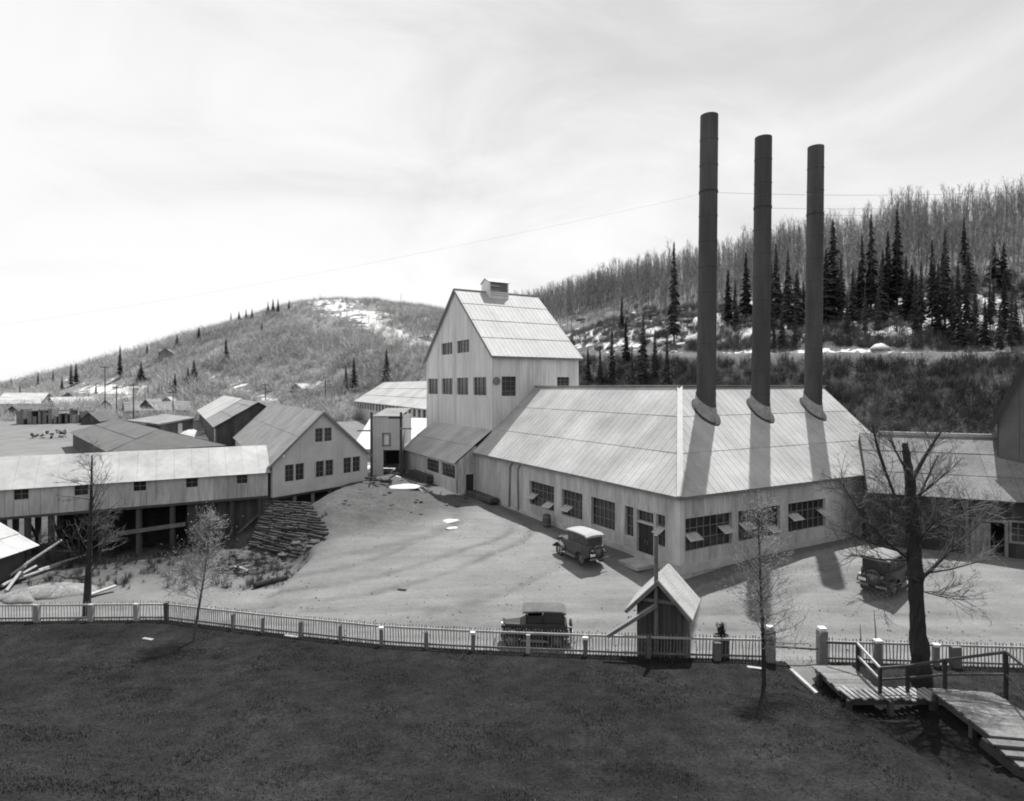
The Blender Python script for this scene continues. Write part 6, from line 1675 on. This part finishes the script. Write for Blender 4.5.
for k in range(46):
    px = rnd.uniform(580, 690); py = rnd.uniform(312, 348) - (px - 640) * .12; p = hit(px, py); s = rnd.uniform(.5, 1.6)
    lump('boulder', SM[k % 5], p, (s, s * .9, s * .8), 'grey boulder on the rocky snowy slope right of the tower', 'rock', 'boulders on the rocky slope')
for k in range(70):
    p = Vector((rnd.uniform(-21, -12.8), rnd.uniform(36.3, 41.5), 0)); p.z = gz(p.x, p.y); s = rnd.uniform(.15, .5)
    lump('rubble_stone', RMs[k % 4], p, (s, s * 1.2, s * .7), 'dark lump of rubble below the log crib wall', 'rubble', 'rubble below the log wall')
for k in range(60):
    p = Vector((rnd.uniform(-13, -4), rnd.uniform(44, 56), 0)); p.z = gz(p.x, p.y); s = rnd.uniform(.06, .22)
    lump('clod', RMs[k % 4], p, (s, s * 1.2, s * .7), 'small dark clod on the earth bank beside the gabled building', 'clod', 'clods on the earth bank')
gp_ = []
for s_ in (1, 2, 3):
    rg = random.Random(s_); gp_.append(MB().ball((0, 0, .3), 1, .8, .6, 5, 3, .25, rg))
n = 6000
X = nrs.uniform(-20, 34, n); Y = 23.6 + 22 * nrs.rand(n) ** 1.3; v = Y - np.interp(X, FX, FY); ok = (v > .4) & (vnoise(X * .3, Y * .3) > nrs.uniform(-.6, .3, n))
ok &= ~(((X - 9.07) * .8712 + (Y - 32.4) * .4909 > -.3) & ((X - 9.07) * -.4909 + (Y - 32.4) * .8712 > -.3))
X, Y = X[ok], Y[ok]; hh = nrs.uniform(.01, .035, len(X)) * nrs.uniform(.5, 1.4, len(X))
scatter('gravel', gp_, list(zip(X, Y, ground_z(X, Y))), hh, hh * 1.2, mat('gravel_stone', .12, .95, .5, 2.0))
def log_thing(p, q, r0, label, group, m='bark', nm='log'):
    mb = MB().tube(p, Vector(p).lerp(Vector(q), .5) + Vector((0, 0, .03)), r0, r0 * .9, 8).tube(Vector(p).lerp(Vector(q), .5) + Vector((0, 0, .03)), q, r0 * .9, r0 * .75, 8)
    tag(link(nm, mb.mesh(nm, M[m])), label, 'log', group)
def gpt(px, py, dz=.1):
    p = hit(px, py); p.z += dz; return p
log_thing(gpt(254, 589, .15), gpt(288, 581, .15), .16, 'dark log lying beside the road below the rubble', None, 'bark_dark')
G_ = 'poles heaped at the left edge'
for i, (a, b, lab) in enumerate((((0, 588), (62, 540), 'longest pale pole of the heap reaching up to the right'), ((2, 592), (36, 566), 'pale pole lying under the longest pole'), ((6, 596), (28, 562), 'steep short pole in the heap at left'), ((14, 585), (62, 574), 'flat lying pole across the heap at left'), ((38, 575), (86, 592), 'pale pole slanting down towards the dark bare tree'), ((0, 575), (30, 556), 'upper pale pole of the heap at left'))):
    p = gpt(a[0], a[1], .25); Y2 = p.y + 2.5 + i * .35; q = Vector(((b[0] - CX) / FPX * Y2, Y2, max(zat(b[1], Y2), gz((b[0] - CX) / FPX * Y2, Y2) + .08)))
    log_thing(p, q, .09, lab, G_, 'pale_wood', 'pole')
mb = MB()
a, b = gpt(86, 600, .12), gpt(116, 592, .3); mb.bar(a, b, .3, .08); tag(link('board', mb.mesh('board', M['pale_wood'])), 'pale board lying at the foot of the dark bare tree', 'board')
# sheet of pale sacking / snow bank at the lower left
for i, (px, py, s, lab) in enumerate(((58, 592, (2.6, 1.0, .5), 'long pale sand heap behind the far left fence'), (18, 600, (1.6, .7, .3), 'low pale sand heap at the left edge behind the fence'))):
    p = hit(px, py); p.z -= s[2] * .15
    tag(link('sand_heap', sand_ms[i], None, Matrix.Translation(p) @ Matrix.Diagonal((s[0], s[1], s[2], 1))), lab, 'sand heap', 'sand heaps')
for i, (px, py, s, lab) in enumerate((((189, 436, (2.4, 2.4, 1.1), 'white snow heap against the barn corner')), ((404, 487, (1.3, 1.3, .22), 'oblong snow patch below the gateway')), ((450, 521, (.62, .6, .14), 'small round snow patch in the middle of the yard')), ((452, 528, (.45, .35, .10), 'tiny snow patch just below the round one')), ((700, 340, (2.5, 2.0, 1.4), 'white snow lump left of the left chimney')), ((835, 318, (4.0, 2.5, 1.0), 'white snow drift right beside the right chimney')), ((910, 302, (3.2, 3.2, 1.1), 'largest white snow drift in the right woods')), ((880, 348, (1.5, 1.2, .7), 'white snow lump on the hillside bench')))):
    p = hit(px, py); p.z -= s[2] * .15
    tag(link('snow_patch', SNm[i % 4], None, Matrix.Translation(p) @ Matrix.Diagonal((s[0], s[1], s[2], 1))), lab, 'snow', 'old snow patches')
# stacked lumber by the walls
def lumber(name, label, P, U, n, rows, L_, wdt, h_, m='mid_wood'):
    t = thing(name, label, 'lumber', P); me = MB().box((0, 0, 0), L_, wdt, h_).mesh('plank', M[m]); Vv = Vector((-U.y, U.x, 0))
    for r_ in range(rows):
        for k in range(n):
            W = Matrix.Translation(P + Vv * (k - n / 2) * (wdt + .02) + UP * (h_ * (r_ + .5) + .02) + U * rnd.uniform(-.15, .15)) @ Matrix.Rotation(math.atan2(U.y, U.x) + rnd.uniform(-.02, .02), 4, 'Z')
            link('plank', me, t, W)
p = bh(22.6, -.75); p.z = gz(p.x, p.y); lumber('lumber_stack', 'dark stack of planks along the wall near the lean-to door', p, DL, 4, 4, 4.6, .2, .1, 'dark_wood')
p = bh(33.0, LB - .55); p.z = gz(p.x, p.y); lumber('lumber_stack', 'dark pile of boards against the lean-to front wall', p, DL, 3, 7, 5.0, .2, .11, 'dark_wood')
# scrap heap by the gate
heap = thing('scrap_heap', 'dark heap of scrap timber in front of the gateway', 'scrap heap', hit(380, 484))
hp = hit(380, 484)
for k in range(14):
    a = hp + Vector((rnd.uniform(-1.6, 1.6), rnd.uniform(-1, 1), rnd.uniform(.05, .5))); b = a + Vector((rnd.uniform(-1.2, 1.2), rnd.uniform(-.8, .8), rnd.uniform(-.3, .4)))
    part('scrap', MB().bar(a, b, rnd.uniform(.1, .25), rnd.uniform(.06, .2)), M['dark_wood'], heap)
for px, py, lab in ((52, 438, 'dark scrap heap on the pale valley floor at the end of the long roof'), (160, 428, 'small scrap heap beside the low dark shed'), (240, 574, 'heap of broken timber below the log crib wall')):
    hp = hit(px, py); heap = thing('scrap_heap', lab, 'scrap heap', hp, 'scrap heaps'); k_ = .55 if py > 500 else 1.3
    for k in range(16):
        a = hp + Vector((rnd.uniform(-2.2, 2.2), rnd.uniform(-1, 1), rnd.uniform(.05, .6))) * k_; b = a + Vector((rnd.uniform(-1.2, 1.2), rnd.uniform(-.8, .8), rnd.uniform(-.3, .5))) * k_
        part('scrap', MB().bar(a, b, rnd.uniform(.1, .3) * k_, rnd.uniform(.06, .25) * k_), M['dark_wood' if k % 3 else 'pale_wood'], heap)
# barrel by the wall, door step, fire bucket post
p = bh(12.2, -.7); p.z = gz(p.x, p.y); t = thing('barrel', 'small dark barrel standing by the wall beyond the sedan', 'barrel', p)
rings = [[p + Vector((r_ * math.cos(2 * math.pi * k / 12), r_ * math.sin(2 * math.pi * k / 12), h)) for k in range(12)] for r_, h in ((.25, 0), (.3, .25), (.32, .45), (.3, .65), (.25, .9))]
part('staves', MB().loft(rings), M['dark_wood'], t)
for h in (.2, .7): part('hoop', MB().loft([[p + Vector((r_ * math.cos(2 * math.pi * k / 12), r_ * math.sin(2 * math.pi * k / 12), hh)) for k in range(12)] for r_, hh in ((.305, h), (.32, h + .01), (.32, h + .05), (.305, h + .06))], cap=False), M['rim'], t)
ds = OL - DL * ((dr0 + dr1) / 2) - DR * .75
tag(link('door_step', MB().box(ds + UP * (gz(ds.x, ds.y) + .06), 1.7, 1.3, .2, DL, DR, UP).mesh('door_step', M['pale_wood'])), 'pale wooden step in front of the dark double doors', 'step')
# loose boards on the lawn and yard
for i, (px, py, lw2, lab, onlawn) in enumerate(((755, 669, .5, 'short pale board on the grass beside the slim sapling', True), (292, 637, .7, 'pale board lying against the foot of picket fence', True), (148, 640, .5, 'pale scrap lying on the left lawn near leaning sapling', True), (402, 592, .5, 'scrap of dark board lying on the open road', False))):
    if onlawn:
        x = (px - CX) / FPX; Ys = np.linspace(12, 27, 300); zz = lawn_z(x * Ys, Ys); k = int(np.argmin(np.abs(EYE - (py - HOR) / FPX * Ys - zz))); p = Vector((x * Ys[k], Ys[k], zz[k] + .03))
    else: p = hit(px, py) + UP * .04
    tag(link('loose_board', MB().box((0, 0, 0), lw2, .13, .04).mesh('loose_board', M['pale_wood' if onlawn else 'dark_wood']), None, Matrix.Translation(p) @ Matrix.Rotation(-.3, 4, 'Z')), lab, 'board')
# plank border along the right edge of the lawn path
p0 = Vector((9.75, 21.0, lz(9.75, 21.0) + .03)); p1 = Vector((10.1, 19.9, lz(10.1, 19.9) + .06))
tag(link('border_board', MB().bar(p0, p1, .12, .1).mesh('border_board', M['pale_wood'])), 'pale board edging the path inside the gate', 'board')
print('objects', len(bpy.data.objects))
